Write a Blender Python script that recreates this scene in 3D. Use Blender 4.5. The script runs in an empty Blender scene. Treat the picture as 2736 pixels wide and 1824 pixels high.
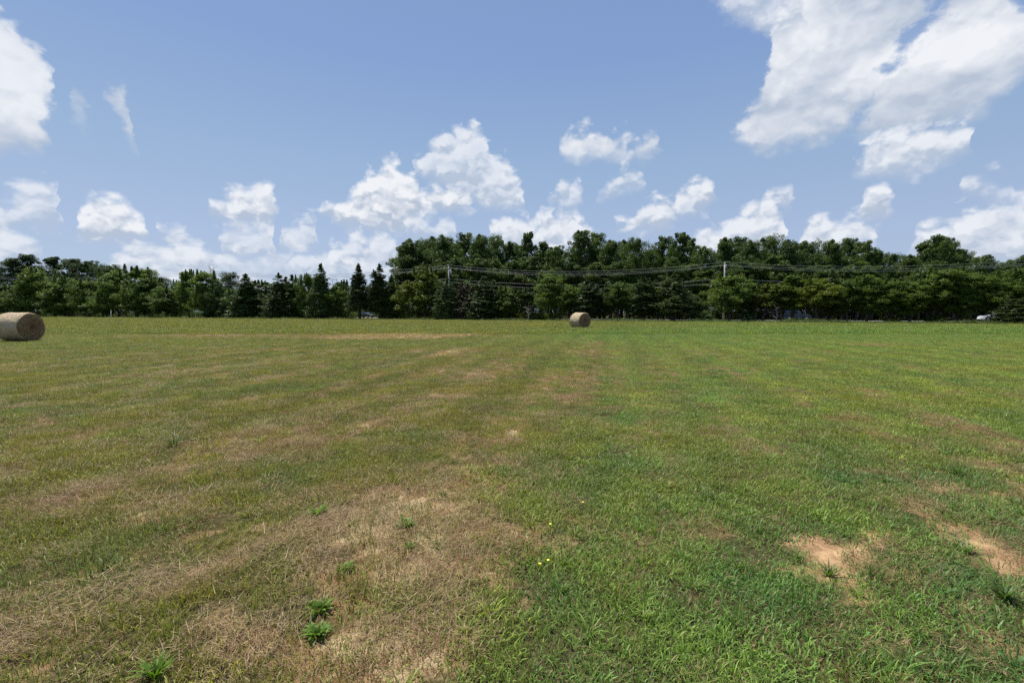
import bpy, math, random
import numpy as np
from mathutils import Vector, Matrix

# ------------------------------------------------------------------ camera, sky, sun, exposure
SC = bpy.context.scene
COL = SC.collection
F, CX, CY, CAMH = 1216.0, 1368.0, 912.0, 1.5
PITCH = math.atan(77.0 / F)
cam_d = bpy.data.cameras.new('camera'); cam = bpy.data.objects.new('camera', cam_d); COL.objects.link(cam)
cam_d.sensor_width = 36.0; cam_d.lens = 36.0 * F / 2736.0; cam_d.clip_end = 5000; cam_d.clip_start = 0.05
cam.location = (0, 0, CAMH); cam.rotation_euler = (math.pi / 2 - PITCH, 0, 0)
SC.camera = cam
SUN_EL = math.radians(66); SUN_DIR = Vector((-0.62, 0.78, 0)).normalized() * math.cos(SUN_EL) + Vector((0, 0, math.sin(SUN_EL)))
sun_d = bpy.data.lights.new('sun', 'SUN'); sun = bpy.data.objects.new('sun', sun_d); COL.objects.link(sun)
sun_d.energy = 5.0; sun_d.angle = math.radians(0.53); sun_d.color = (1.0, 0.95, 0.87)
sun.rotation_euler = SUN_DIR.to_track_quat('Z', 'Y').to_euler()
SC.view_settings.view_transform = 'Standard'; SC.view_settings.look = 'None'
SC.view_settings.exposure = 0.45; SC.view_settings.gamma = 1.0
SKY_STRENGTH = 0.085
SC.cycles.use_denoising = False
SC.cycles.max_bounces = 6; SC.cycles.diffuse_bounces = 3; SC.cycles.glossy_bounces = 2
SC.cycles.transmission_bounces = 3; SC.cycles.transparent_max_bounces = 4
SC.cycles.sample_clamp_indirect = 4.0
SC.render.film_transparent = False


def ray(px, py):                        # photograph pixel -> world direction
    a, b = (px - CX) / F, -(py - CY) / F
    c, s = math.cos(PITCH), math.sin(PITCH)
    return (a, c + b * s, -s + b * c)


def at(px, py, D):                      # point on that ray at world depth y = D
    r = ray(px, py); k = D / r[1]
    return Vector((r[0] * k, D, CAMH + r[2] * k))


def ground(px, py):
    r = ray(px, py); k = -CAMH / r[2]
    return (r[0] * k, r[1] * k)


def node(nt, t, **kw):
    n = nt.nodes.new(t)
    for k, v in kw.items():
        setattr(n, k, v)
    return n


def M(nt, op, a, b=None, c=None, clamp=False):
    n = nt.nodes.new('ShaderNodeMath'); n.operation = op; n.use_clamp = clamp
    for i, v in enumerate((a, b, c)):
        if v is None: continue
        if isinstance(v, (int, float)): n.inputs[i].default_value = v
        else: nt.links.new(v, n.inputs[i])
    return n.outputs[0]


def MR(nt, v, a, b, c=0.0, d=1.0, smooth=True):
    n = nt.nodes.new('ShaderNodeMapRange'); n.interpolation_type = 'SMOOTHSTEP' if smooth else 'LINEAR'
    nt.links.new(v, n.inputs[0])
    for i, x in enumerate((a, b, c, d)): n.inputs[i + 1].default_value = x
    return n.outputs[0]


def MIX(nt, f, a, b, mode='MIX'):
    n = nt.nodes.new('ShaderNodeMix'); n.data_type = 'RGBA'; n.blend_type = mode
    for s, v in ((n.inputs[0], f), (n.inputs[6], a), (n.inputs[7], b)):
        if isinstance(v, (int, float)): s.default_value = v
        elif isinstance(v, tuple): s.default_value = (*v, 1.0)
        else: nt.links.new(v, s)
    return n.outputs[2]


def NOISE(nt, vec, scale, detail=4, rough=0.55, kind=None, dist=0.0):
    n = nt.nodes.new('ShaderNodeTexNoise'); nt.links.new(vec, n.inputs['Vector'])
    n.inputs['Scale'].default_value = scale; n.inputs['Detail'].default_value = detail
    n.inputs['Roughness'].default_value = rough; n.inputs['Distortion'].default_value = dist
    return n


# clouds: (photo x, top y, bottom y) outlines, then opacity; written into direction curves of the world
CL = {
 0: [(0.92, [(-90,40,420),(0,42,400),(25,44,385),(50,62,392),(75,95,395),(100,135,370),(120,175,310),(140,205,270),(154,235,240)]),
     (0.62, [(172,250,255),(195,228,300),(215,240,320),(240,275,300),(264,288,292)]),
     (0.66, [(270,212,216),(300,205,270),(325,225,330),(345,270,372),(352,350,380)]),
     (0.95, [(1498,380,384),(1512,352,402),(1545,338,410),(1580,330,412),(1605,346,412),(1620,366,414),(1660,366,416),(1690,380,410),(1730,366,402),(1756,382,386)]),
     (1.0, [(1952,345,356),(1985,318,378),(2020,290,386),(2048,225,388),(2058,120,386),(2085,50,382),(2110,5,376),(2150,-60,366),(2200,-120,356),(2300,-150,346),(2400,-150,336),(2500,-150,322),(2580,-120,312),(2640,-90,300),(2690,-40,250),(2730,20,200),(2790,60,150)])],
 1: [(0.62, [(-90,520,650),(0,548,640),(40,530,600),(70,512,602),(110,498,602),(150,500,604),(172,535,590)]),
     (0.95, [(176,618,624),(196,575,626),(215,548,630),(238,522,634),(262,518,637),(285,532,638),(315,534,638),(340,556,637),(365,590,634),(388,622,627)]),
     (0.8, [(400,604,610),(415,610,635),(435,618,650),(456,602,652),(478,620,650),(506,642,648)]),
     (0.92, [(566,545,556),(590,536,576),(620,520,586),(650,508,590),(680,492,592),(706,500,592),(728,520,585),(742,560,570)]),
     (1.0, [(850,556,562),(885,540,585),(925,532,602),(958,508,612),(978,478,616),(1010,462,618),(1036,436,618),(1052,430,616),(1068,446,614),(1084,480,610),(1108,488,596),(1130,512,572),(1165,516,562),(1205,508,566),(1235,530,572),(1272,560,566)]),
     (0.9, [(1642,600,606),(1690,592,610),(1712,560,614),(1745,540,612),(1790,536,606),(1815,512,580),(1850,500,562),(1890,490,552),(1908,512,520)]),
     (0.6, [(2052,520,524),(2080,504,545),(2110,506,552),(2122,530,536)]),
     (0.95, [(2294,545,560),(2312,518,585),(2340,506,588),(2365,520,580),(2384,548,556)]),
     (0.5, [(2576,500,506),(2620,478,526),(2680,490,526),(2710,508,512)])],
 2: [(0.8, [(-90,600,720),(0,618,700),(50,620,690),(90,650,680),(120,672,676)]),
     (0.6, [(330,690,740),(400,656,745),(460,650,745),(540,652,745),(556,690,740)]),
     (0.70, [(560,650,684),(590,612,690),(610,592,692),(645,588,692),(685,600,694),(715,590,694),(735,600,692)]),
     (0.70, [(752,622,668),(782,596,664),(805,602,660),(832,580,650),(850,590,640)]),
     (0.85, [(858,690,720),(885,668,724),(925,658,726),(965,638,726),(1000,648,726),(1030,642,724),(1048,660,720),(1068,690,710)]),
     (0.7, [(1074,610,622),(1095,572,632),(1112,576,634),(1140,604,636),(1165,600,636),(1190,586,636),(1212,592,632),(1222,622,626)]),
     (0.97, [(1300,622,640),(1336,592,665),(1368,572,680),(1400,578,680),(1432,588,680),(1470,570,680),(1502,588,680),(1540,586,680),(1572,600,680),(1592,640,670)]),
     (0.97, [(1830,650,670),(1870,625,680),(1912,612,680),(1950,588,680),(1980,568,680),(2010,553,680),(2038,552,680),(2050,528,680),(2066,530,670),(2082,560,664),(2100,592,650),(2106,630,640)]),
     (0.97, [(2110,650,670),(2150,610,680),(2180,584,680),(2202,578,680),(2228,598,680),(2262,576,672),(2300,572,660),(2316,590,640),(2340,630,640)]),
     (0.95, [(2440,625,650),(2480,600,690),(2520,602,700),(2548,590,710),(2575,566,710),(2625,556,710),(2680,562,710),(2720,548,710),(2800,535,710)])],
 3: [(0.55, [(300,700,770),(340,668,770),(420,662,770),(560,672,770),(700,680,760),(800,672,760),(870,690,760),(950,715,760),(1060,720,760)]),
     (0.85, [(1106,455,462),(1140,420,484),(1162,378,492),(1200,358,500),(1240,350,520),(1275,352,545),(1300,370,560),(1316,412,562),(1335,436,564),(1362,444,564),(1384,468,560),(1402,515,540)]),
     (0.7, [(1470,530,536),(1500,500,548),(1540,492,552),(1560,520,530)]),
     (0.75, [(1598,520,524),(1630,498,522),(1646,466,514),(1664,458,508),(1690,466,500),(1716,484,490)]),
     (0.85, [(1905,-80,-10),(1925,-80,14),(1960,-80,34),(2010,-80,60),(2060,-80,90),(2110,-80,100),(2150,-80,60)]),
     (0.95, [(2276,444,450),(2306,408,454),(2345,372,458),(2395,354,458),(2440,362,458),(2495,350,444),(2545,344,424),(2580,356,404),(2602,378,386)]),
     (0.6, [(2612,560,566),(2640,548,600),(2700,540,610),(2800,520,620)])],
}
AZR, TR = 0.95, 0.95


def dirco(px, py):
    r = ray(px, py)
    return (math.atan2(r[0], r[1]) + AZR) / (2 * AZR), r[2] / math.hypot(r[0], r[1]) / TR


def build_world():
    w = bpy.data.worlds.new('World'); SC.world = w; w.use_nodes = True
    nt = w.node_tree; nt.nodes.clear(); L = nt.links.new
    sky = node(nt, 'ShaderNodeTexSky', sky_type='NISHITA', sun_disc=False)
    sky.sun_elevation = SUN_EL; sky.sun_rotation = math.atan2(SUN_DIR.x, SUN_DIR.y)
    sky.altitude = 100; sky.air_density = 1.0; sky.dust_density = 0.7; sky.ozone_density = 2.0
    tc = node(nt, 'ShaderNodeTexCoord'); D = tc.outputs['Generated']
    sep = node(nt, 'ShaderNodeSeparateXYZ'); L(D, sep.inputs[0]); X, Y, Z = sep.outputs
    az = M(nt, 'ARCTAN2', X, Y)
    hyp = M(nt, 'SQRT', M(nt, 'ADD', M(nt, 'MULTIPLY', X, X), M(nt, 'MULTIPLY', Y, Y)))
    t = M(nt, 'DIVIDE', Z, hyp)
    # noises on the direction sphere, squeezed a little in height
    sc = node(nt, 'ShaderNodeVectorMath', operation='MULTIPLY'); L(D, sc.inputs[0]); sc.inputs[1].default_value = (1, 1, 1.35)
    V = sc.outputs[0]
    n1 = NOISE(nt, V, 9.0, 3, 0.55); n2 = NOISE(nt, V, 30.0, 5, 0.56)
    s1 = node(nt, 'ShaderNodeSeparateColor'); L(n1.outputs['Color'], s1.inputs[0])
    s2 = node(nt, 'ShaderNodeSeparateColor'); L(n2.outputs['Color'], s2.inputs[0])
    wv = node(nt, 'ShaderNodeVectorMath', operation='MULTIPLY_ADD'); L(n2.outputs['Color'], wv.inputs[0])
    wv.inputs[1].default_value = (0.045, 0.045, 0.045); L(V, wv.inputs[2])
    vo = node(nt, 'ShaderNodeTexVoronoi', feature='SMOOTH_F1'); L(wv.outputs[0], vo.inputs['Vector'])
    vo.inputs['Scale'].default_value = 26; vo.inputs['Detail'].default_value = 1.6; vo.inputs['Roughness'].default_value = 0.5
    vo.inputs['Smoothness'].default_value = 0.35
    # the same puffs looked up a little towards the sun: their difference is the relief
    ws = node(nt, 'ShaderNodeVectorMath', operation='ADD'); L(wv.outputs[0], ws.inputs[0]); ws.inputs[1].default_value = (-0.006, 0.0, 0.016)
    vs = node(nt, 'ShaderNodeTexVoronoi', feature='SMOOTH_F1'); L(ws.outputs[0], vs.inputs['Vector'])
    vs.inputs['Scale'].default_value = 26; vs.inputs['Detail'].default_value = 1.6; vs.inputs['Roughness'].default_value = 0.5
    vs.inputs['Smoothness'].default_value = 0.35
    relief = M(nt, 'SUBTRACT', vs.outputs['Distance'], vo.outputs['Distance'])
    puff = M(nt, 'SUBTRACT', 0.62, vo.outputs['Distance'])
    azw = M(nt, 'MULTIPLY_ADD', M(nt, 'SUBTRACT', s1.outputs[0], 0.5), 0.035, az)
    tw = M(nt, 'MULTIPLY_ADD', M(nt, 'SUBTRACT', s1.outputs[1], 0.5), 0.03, t)
    fine = M(nt, 'SUBTRACT', s2.outputs[2], 0.5)
    azw = M(nt, 'MULTIPLY_ADD', M(nt, 'SUBTRACT', s2.outputs[0], 0.5), 0.030, azw)
    tw = M(nt, 'MULTIPLY_ADD', M(nt, 'SUBTRACT', s2.outputs[1], 0.5), 0.018, tw)
    u = M(nt, 'DIVIDE', M(nt, 'ADD', azw, AZR), 2 * AZR, clamp=True)
    cu = node(nt, 'ShaderNodeCombineColor')
    for i in range(3): L(u, cu.inputs[i])
    skyc = node(nt, 'ShaderNodeVectorMath', operation='SCALE'); L(sky.outputs[0], skyc.inputs[0]); skyc.inputs['Scale'].default_value = SKY_STRENGTH
    # pale humid air low over the horizon, part of the sky
    hz = node(nt, 'ShaderNodeValToRGB'); L(t, hz.inputs[0])
    stops = [(0.0, (.31, .385, .53)), (0.15, (.294, .368, .524)), (0.30, (.236, .338, .492)), (0.52, (.172, .266, .477)), (0.68, (.158, .250, .452)), (1.0, (.14, .23, .43))]
    while len(hz.color_ramp.elements) < len(stops): hz.color_ramp.elements.new(0.5)
    for e, (p_, c_) in zip(hz.color_ramp.elements, stops): e.position = p_; e.color = (*c_, 1)
    colour = MIX(nt, 0.80, skyc.outputs[0], hz.outputs[0])
    for li, clouds in CL.items():
        cn = node(nt, 'ShaderNodeRGBCurve'); L(cu.outputs[0], cn.inputs['Color'])
        cn.mapping.use_clip = True
        pts = [[], [], []]
        order = sorted(clouds, key=lambda c: c[1][0][0])
        for ci, (al, pl) in enumerate(order):
            g0 = 0.008 if ci == 0 else min(0.008, 0.40 * (dirco(pl[0][0], 500)[0] - dirco(order[ci - 1][1][-1][0], 500)[0]))
            g1 = 0.008 if ci == len(order) - 1 else min(0.008, 0.40 * (dirco(order[ci + 1][1][0][0], 500)[0] - dirco(pl[-1][0], 500)[0]))
            g0, g1 = max(g0, 0.001), max(g1, 0.001)
            x0, x1 = pl[0][0], pl[-1][0]
            for k, (x, yt, yb) in enumerate(pl):
                uu, vt = dirco(x, yt); vb = dirco(x, yb)[1]
                if k == 0:
                    pts[0].append((uu - g0, max(0, vt - 0.12))); pts[1].append((uu - g0, vb)); pts[2].append((uu - g0, al))
                pts[0].append((uu, max(0, vt))); pts[1].append((uu, max(0, vb))); pts[2].append((uu, al))
                if k == len(pl) - 1:
                    pts[0].append((uu + g1, max(0, vt - 0.12))); pts[1].append((uu + g1, vb)); pts[2].append((uu + g1, al))
        for c in range(3):
            p = sorted((min(1, max(0, a)), min(1, max(0, b))) for a, b in pts[c])
            q = []
            for a in p:
                if not q or a[0] - q[-1][0] > 0.0008: q.append(a)
            cv = cn.mapping.curves[c]
            cv.points[0].location = (0.0, 0.0 if c == 0 else q[0][1]); cv.points[1].location = (1.0, 0.0 if c == 0 else q[-1][1])
            if q[0][0] <= 0.001: cv.points[0].location = q[0]; q = q[1:]
            if q[-1][0] >= 0.999: cv.points[1].location = q[-1]; q = q[:-1]
            for a in q: cv.points.new(*a)
            for a in cv.points: a.handle_type = 'VECTOR'
        cn.mapping.update()
        sp = node(nt, 'ShaderNodeSeparateColor'); L(cn.outputs[0], sp.inputs[0])
        top = M(nt, 'MULTIPLY_ADD', sp.outputs[0], TR, 0.011); bot = M(nt, 'MULTIPLY_ADD', sp.outputs[1], TR, -0.008 if li else -0.012); al = sp.outputs[2]
        big = 1.0 if li else 1.35
        st = M(nt, 'SUBTRACT', top, tw); sb = M(nt, 'SUBTRACT', tw, bot)
        et = M(nt, 'ADD', M(nt, 'MULTIPLY_ADD', puff, 0.040 * big, st), M(nt, 'MULTIPLY', fine, 0.035 * big))
        eb = M(nt, 'ADD', M(nt, 'MULTIPLY_ADD', puff, 0.02, sb), M(nt, 'MULTIPLY', fine, 0.03))
        a = M(nt, 'MULTIPLY', MR(nt, et, -0.016, 0.016 * big), MR(nt, eb, -0.020, 0.026))
        # thin clouds are ragged and see-through
        rag = MR(nt, M(nt, 'MULTIPLY_ADD', s2.outputs[0], 0.6, M(nt, 'MULTIPLY', s1.outputs[2], 0.55)), 0.38, 0.72)
        a = M(nt, 'MULTIPLY', a, M(nt, 'ADD', al, M(nt, 'MULTIPLY', M(nt, 'SUBTRACT', rag, 0.6), M(nt, 'SUBTRACT', 1.05, al))), clamp=True)
        if li == 0:      # blue cleft through the large cloud
            x0, y0 = dirco(2372, 205); x1, y1 = dirco(2520, -20)
            ax0, ax1, t0, t1 = x0 * 2 * AZR - AZR, x1 * 2 * AZR - AZR, y0 * TR, y1 * TR
            ln = math.hypot(ax1 - ax0, t1 - t0); dx, dy = (ax1 - ax0) / ln, (t1 - t0) / ln
            pa = M(nt, 'SUBTRACT', azw, ax0); pt = M(nt, 'SUBTRACT', tw, t0)
            al_ = M(nt, 'ADD', M(nt, 'MULTIPLY', pa, dx), M(nt, 'MULTIPLY', pt, dy))
            ac_ = M(nt, 'ABSOLUTE', M(nt, 'SUBTRACT', M(nt, 'MULTIPLY', pa, dy), M(nt, 'MULTIPLY', pt, dx)))
            wd = M(nt, 'MULTIPLY', MR(nt, al_, -0.01, 0.09), 0.014)
            hole = MR(nt, M(nt, 'ADD', M(nt, 'SUBTRACT', wd, ac_), M(nt, 'MULTIPLY', fine, 0.10)), -0.012, 0.016)
            a = M(nt, 'MULTIPLY', a, M(nt, 'SUBTRACT', 1.0, M(nt, 'MULTIPLY', hole, 0.92)))
        thick = M(nt, 'MAXIMUM', M(nt, 'SUBTRACT', top, bot), 0.03)
        rel = M(nt, 'DIVIDE', sb, thick, clamp=True)
        base = MR(nt, rel, 0.02, 0.85, 0.0, 0.98)
        if li == 0:
            lump = MR(nt, M(nt, 'ADD', s1.outputs[0], M(nt, 'MULTIPLY', fine, 0.35)), 0.40, 0.58)
            acc = M(nt, 'MULTIPLY_ADD', lump, 0.24, 0.06)
            # thick sun-facing masses of the two big clouds
            for (qx, qy, rx, ry, am) in ((2110, 95, 70, 130, .75), (2060, 345, 150, 32, .55), (2430, 175, 130, 50, .7), (2640, 70, 120, 60, .75), (2250, 90, 60, 60, .3),
                                         (20, 110, 90, 70, .8), (40, 270, 80, 60, .7), (1620, 370, 140, 60, .6), (60, 190, 70, 40, .3)):
                ux, vy = dirco(qx, qy); ax_, ty_ = ux * 2 * AZR - AZR, vy * TR
                ex = M(nt, 'MULTIPLY', M(nt, 'SUBTRACT', azw, ax_), F / rx * 1.25); ey = M(nt, 'MULTIPLY', M(nt, 'SUBTRACT', tw, ty_), F / ry * 1.1)
                r2 = M(nt, 'MULTIPLY_ADD', ex, ex, M(nt, 'MULTIPLY', ey, ey))
                acc = M(nt, 'ADD', acc, MR(nt, r2, 2.2, 0.0, 0.0, am * 0.80))
            base = M(nt, 'MULTIPLY', MR(nt, rel, 0.0, 0.22, 0.6, 1.0), acc)
        sh = M(nt, 'ADD', M(nt, 'MULTIPLY_ADD', relief, 1.5 if li else 0.40, base), M(nt, 'MULTIPLY', fine, 0.26 if li else 0.12), clamp=True)
        cc = MIX(nt, sh, (0.350, 0.405, 0.495), (0.640, 0.655, 0.685))
        if li in (2, 3): cc = MIX(nt, 0.18, cc, (0.44, 0.50, 0.60))
        colour = MIX(nt, a, colour, cc)
    bg = node(nt, 'ShaderNodeBackground'); L(colour, bg.inputs[0]); bg.inputs[1].default_value = 1.0
    out = node(nt, 'ShaderNodeOutputWorld'); L(bg.outputs[0], out.inputs[0])
    w.cycles.sampling_method = 'MANUAL'; w.cycles.sample_map_resolution = 512


build_world()

# ------------------------------------------------------------------ helpers
NPR = np.random.default_rng(7)
random.seed(7)


def tag(o, label=None, cat=None, group=None, kind=None):
    for k, v in (('label', label), ('category', cat), ('group', group), ('kind', kind)):
        if v: o[k] = v
    return o


def empty(name, loc=(0, 0, 0), rz=0.0):
    o = bpy.data.objects.new(name, None); COL.objects.link(o); o.location = loc; o.rotation_euler = (0, 0, rz)
    o.empty_display_size = 0.3
    return o


def fast_mesh(name, V, Fc, attrs=None, smooth=False):
    """V (n,3); Fc (m,k) same-size faces"""
    V = np.asarray(V, dtype=np.float32); Fc = np.asarray(Fc, dtype=np.int32)
    me = bpy.data.meshes.new(name); m, k = Fc.shape
    me.vertices.add(len(V)); me.vertices.foreach_set('co', V.ravel())
    me.loops.add(m * k); me.loops.foreach_set('vertex_index', Fc.ravel())
    me.polygons.add(m); me.polygons.foreach_set('loop_start', np.arange(0, m * k, k, dtype=np.int32))
    me.update(calc_edges=True)
    if smooth: me.polygons.foreach_set('use_smooth', np.ones(m, dtype=bool))
    for nm, (typ, arr) in (attrs or {}).items():
        a = me.attributes.new(nm, typ, 'POINT')
        a.data.foreach_set('color' if typ == 'FLOAT_COLOR' else 'vector' if typ == 'FLOAT_VECTOR' else 'value', np.asarray(arr).ravel())
    return me


def link(name, me, mat=None, parent=None):
    o = bpy.data.objects.new(name, me); COL.objects.link(o)
    if mat: me.materials.append(mat)
    if parent: o.parent = parent
    return o


class MB:                                # small mesh collector
    def __init__(s): s.v = []; s.f = []

    def add(s, V, Fc):
        n = len(s.v); s.v += [tuple(x) for x in V]; s.f += [tuple(i + n for i in q) for q in Fc]; return s

    def box(s, c, d, rot=None):
        P = [Vector((x * d[0] / 2, y * d[1] / 2, z * d[2] / 2)) for x in (-1, 1) for y in (-1, 1) for z in (-1, 1)]
        if rot is not None: P = [rot @ p for p in P]
        c = Vector(c)
        return s.add([p + c for p in P], [(0, 1, 3, 2), (4, 6, 7, 5), (0, 4, 5, 1), (2, 3, 7, 6), (0, 2, 6, 4), (1, 5, 7, 3)])

    def tube(s, pts, rad, n=8, caps=True):
        pts = [Vector(p) for p in pts]; rings = []
        for i, p in enumerate(pts):
            d = (pts[min(i + 1, len(pts) - 1)] - pts[max(i - 1, 0)]).normalized()
            a = d.cross(Vector((0, 0, 1)) if abs(d.z) < 0.9 else Vector((1, 0, 0))).normalized(); b = d.cross(a)
            r = rad[i] if isinstance(rad, (list, tuple)) else rad
            rings.append([p + (a * math.cos(2 * math.pi * k / n) + b * math.sin(2 * math.pi * k / n)) * r for k in range(n)])
        V = [v for R in rings for v in R]; Q = []
        for i in range(len(pts) - 1):
            for k in range(n):
                Q.append((i * n + k, i * n + (k + 1) % n, (i + 1) * n + (k + 1) % n, (i + 1) * n + k))
        if caps: Q += [tuple(range(n - 1, -1, -1)), tuple(range((len(pts) - 1) * n, len(pts) * n))]
        return s.add(V, Q)

    def mesh(s, name, smooth=False):
        me = bpy.data.meshes.new(name); me.from_pydata([tuple(v) for v in s.v], [], s.f); me.update()
        if smooth:
            for p in me.polygons: p.use_smooth = True
        return me


def lattice_noise(x, y, scale, seed, octs=4, rough=0.55):
    out = np.zeros_like(x, dtype=np.float64); amp = 1.0; tot = 0.0
    for o in range(octs):
        g = np.random.default_rng(seed * 131 + o).random((257, 257))
        fx, fy = x * scale + 37.3 * o, y * scale + 11.7 * o
        ix, iy = np.floor(fx).astype(int), np.floor(fy).astype(int)
        tx, ty = fx - ix, fy - iy; tx = tx * tx * (3 - 2 * tx); ty = ty * ty * (3 - 2 * ty)
        i0, i1, j0, j1 = ix % 257, (ix + 1) % 257, iy % 257, (iy + 1) % 257
        v = (g[i0, j0] * (1 - tx) + g[i1, j0] * tx) * (1 - ty) + (g[i0, j1] * (1 - tx) + g[i1, j1] * tx) * ty
        out += v * amp; tot += amp; amp *= rough; scale *= 2.03
    return out / tot


def sstep(a, b, x):
    t = np.clip((x - a) / (b - a), 0, 1); return t * t * (3 - 2 * t)


# ------------------------------------------------------------------ materials
def mat(name):
    m = bpy.data.materials.new(name); m.use_nodes = True; nt = m.node_tree
    return m, nt, nt.nodes['Principled BSDF'], nt.nodes['Material Output']


def simple(name, col, rough=0.6, metal=0.0, var=0.15, scale=6.0, coat=0.0):
    m, nt, b, o = mat(name)
    tc = node(nt, 'ShaderNodeTexCoord'); n = NOISE(nt, tc.outputs['Object'], scale, 5)
    c = MIX(nt, MR(nt, n.outputs[0], 0.3, 0.7), tuple(x * (1 - var) for x in col), tuple(min(1, x * (1 + var)) for x in col))
    nt.links.new(c, b.inputs['Base Color']); b.inputs['Roughness'].default_value = rough; b.inputs['Metallic'].default_value = metal
    b.inputs['Coat Weight'].default_value = coat
    return m


def leaf_mat(name, dark, light, transl=0.36, tcol=None, rough=0.55, spec=0.35):
    m, nt, b, o = mat(name); L = nt.links.new
    at_ = node(nt, 'ShaderNodeAttribute', attribute_name='tint')
    oi = node(nt, 'ShaderNodeObjectInfo')
    f = M(nt, 'ADD', M(nt, 'MULTIPLY', at_.outputs['Fac'], 0.62), M(nt, 'MULTIPLY', oi.outputs['Random'], 0.45), clamp=True)
    c = MIX(nt, f, dark, light)
    b.inputs['Roughness'].default_value = rough; b.inputs['Specular IOR Level'].default_value = spec
    L(c, b.inputs['Base Color'])
    tr = node(nt, 'ShaderNodeBsdfTranslucent'); tcm = MIX(nt, 1.0, c, tcol or (1.25, 1.35, 0.55), 'MULTIPLY'); L(tcm, tr.inputs[0])
    mx = node(nt, 'ShaderNodeMixShader'); mx.inputs[0].default_value = transl
    L(b.outputs[0], mx.inputs[1]); L(tr.outputs[0], mx.inputs[2]); L(mx.outputs[0], o.inputs[0])
    return m


MAT = {
 'oak': leaf_mat('oak_leaves', (0.030, 0.058, 0.011), (0.100, 0.150, 0.028)),
 'oak_far': leaf_mat('far_oak_leaves', (0.024, 0.046, 0.016), (0.055, 0.092, 0.028)),
 'green': leaf_mat('green_leaves', (0.042, 0.078, 0.010), (0.150, 0.212, 0.030)),
 'dark': leaf_mat('deep_green_leaves', (0.024, 0.048, 0.011), (0.080, 0.125, 0.024)),
 'yellow': leaf_mat('yellow_green_leaves', (0.065, 0.095, 0.010), (0.165, 0.205, 0.026)),
 'pale': leaf_mat('pale_leaves', (0.045, 0.085, 0.026), (0.12, 0.18, 0.06)),
 'cedar': leaf_mat('cedar_sprays', (0.028, 0.048, 0.011), (0.095, 0.132, 0.028), transl=0.24),
 'cedar_green': leaf_mat('green_cedar_sprays', (0.026, 0.050, 0.010), (0.085, 0.130, 0.024), transl=0.2),
 'brown': leaf_mat('browning_sprays', (0.036, 0.036, 0.018), (0.10, 0.085, 0.045), transl=0.12),
 'weed': leaf_mat('weed_leaves', (0.045, 0.085, 0.018), (0.14, 0.17, 0.05), transl=0.35),
 'brightweed': leaf_mat('bright_leaves', (0.08, 0.16, 0.014), (0.16, 0.27, 0.028), transl=0.35),
 'blueweed': leaf_mat('coarse_grass_leaves', (0.055, 0.10, 0.020), (0.13, 0.20, 0.045), transl=0.3),
 'bark': simple('bark', (0.085, 0.07, 0.055), 0.9, var=0.4, scale=9),
 'palebark': simple('pale_bark', (0.36, 0.33, 0.29), 0.85, var=0.3, scale=9),
 'wood': simple('weathered_pole_wood', (0.34, 0.33, 0.31), 0.85, var=0.25, scale=5),
 'white': simple('white_paint', (0.72, 0.71, 0.68), 0.6, var=0.08),
 'steel': simple('galvanised_steel', (0.42, 0.43, 0.44), 0.45, 0.7, 0.12),
 'wire': simple('aluminium_wire', (0.24, 0.25, 0.26), 0.6, 0.1, 0.05),
 'cable': simple('grey_cable', (0.30, 0.30, 0.31), 0.6, 0.0, 0.05),
 'ceramic': simple('grey_ceramic', (0.5, 0.5, 0.52), 0.25, 0, 0.05),
 'carblack': simple('black_car_paint', (0.012, 0.013, 0.018), 0.25, 0.0, 0.05, coat=0.8),
 'carblue': simple('dark_blue_car_paint', (0.018, 0.035, 0.085), 0.25, 0.2, 0.05, coat=0.8),
 'carwhite': simple('white_car_paint', (0.75, 0.76, 0.78), 0.25, 0.0, 0.03, coat=0.8),
 'glass': simple('dark_car_glass', (0.02, 0.025, 0.03), 0.06, 0.0, 0.02, coat=1.0),
 'tyre': simple('tyre_rubber', (0.02, 0.02, 0.02), 0.85),
 'rim': simple('alloy_rim', (0.30, 0.30, 0.31), 0.4, 0.6, 0.04),
 'chrome': simple('chrome_trim', (0.75, 0.75, 0.77), 0.15, 0.9, 0.03),
 'lamp': simple('lamp_lens', (0.7, 0.7, 0.68), 0.12, 0, 0.03, coat=1.0),
 'redlamp': simple('red_lens', (0.35, 0.02, 0.015), 0.15, 0, 0.03, coat=1.0),
 'petal': simple('yellow_petals', (0.85, 0.66, 0.03), 0.5, 0, 0.08, 30),
}


# ------------------------------------------------------------------ what grows where in the field
def to_px(x, y):
    c, s = math.cos(PITCH), math.sin(PITCH)
    dep = y * c + CAMH * s; up = y * s - CAMH * c
    dep = np.maximum(dep, 0.2)
    return CX + F * x / dep, CY - F * up / dep


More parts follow.
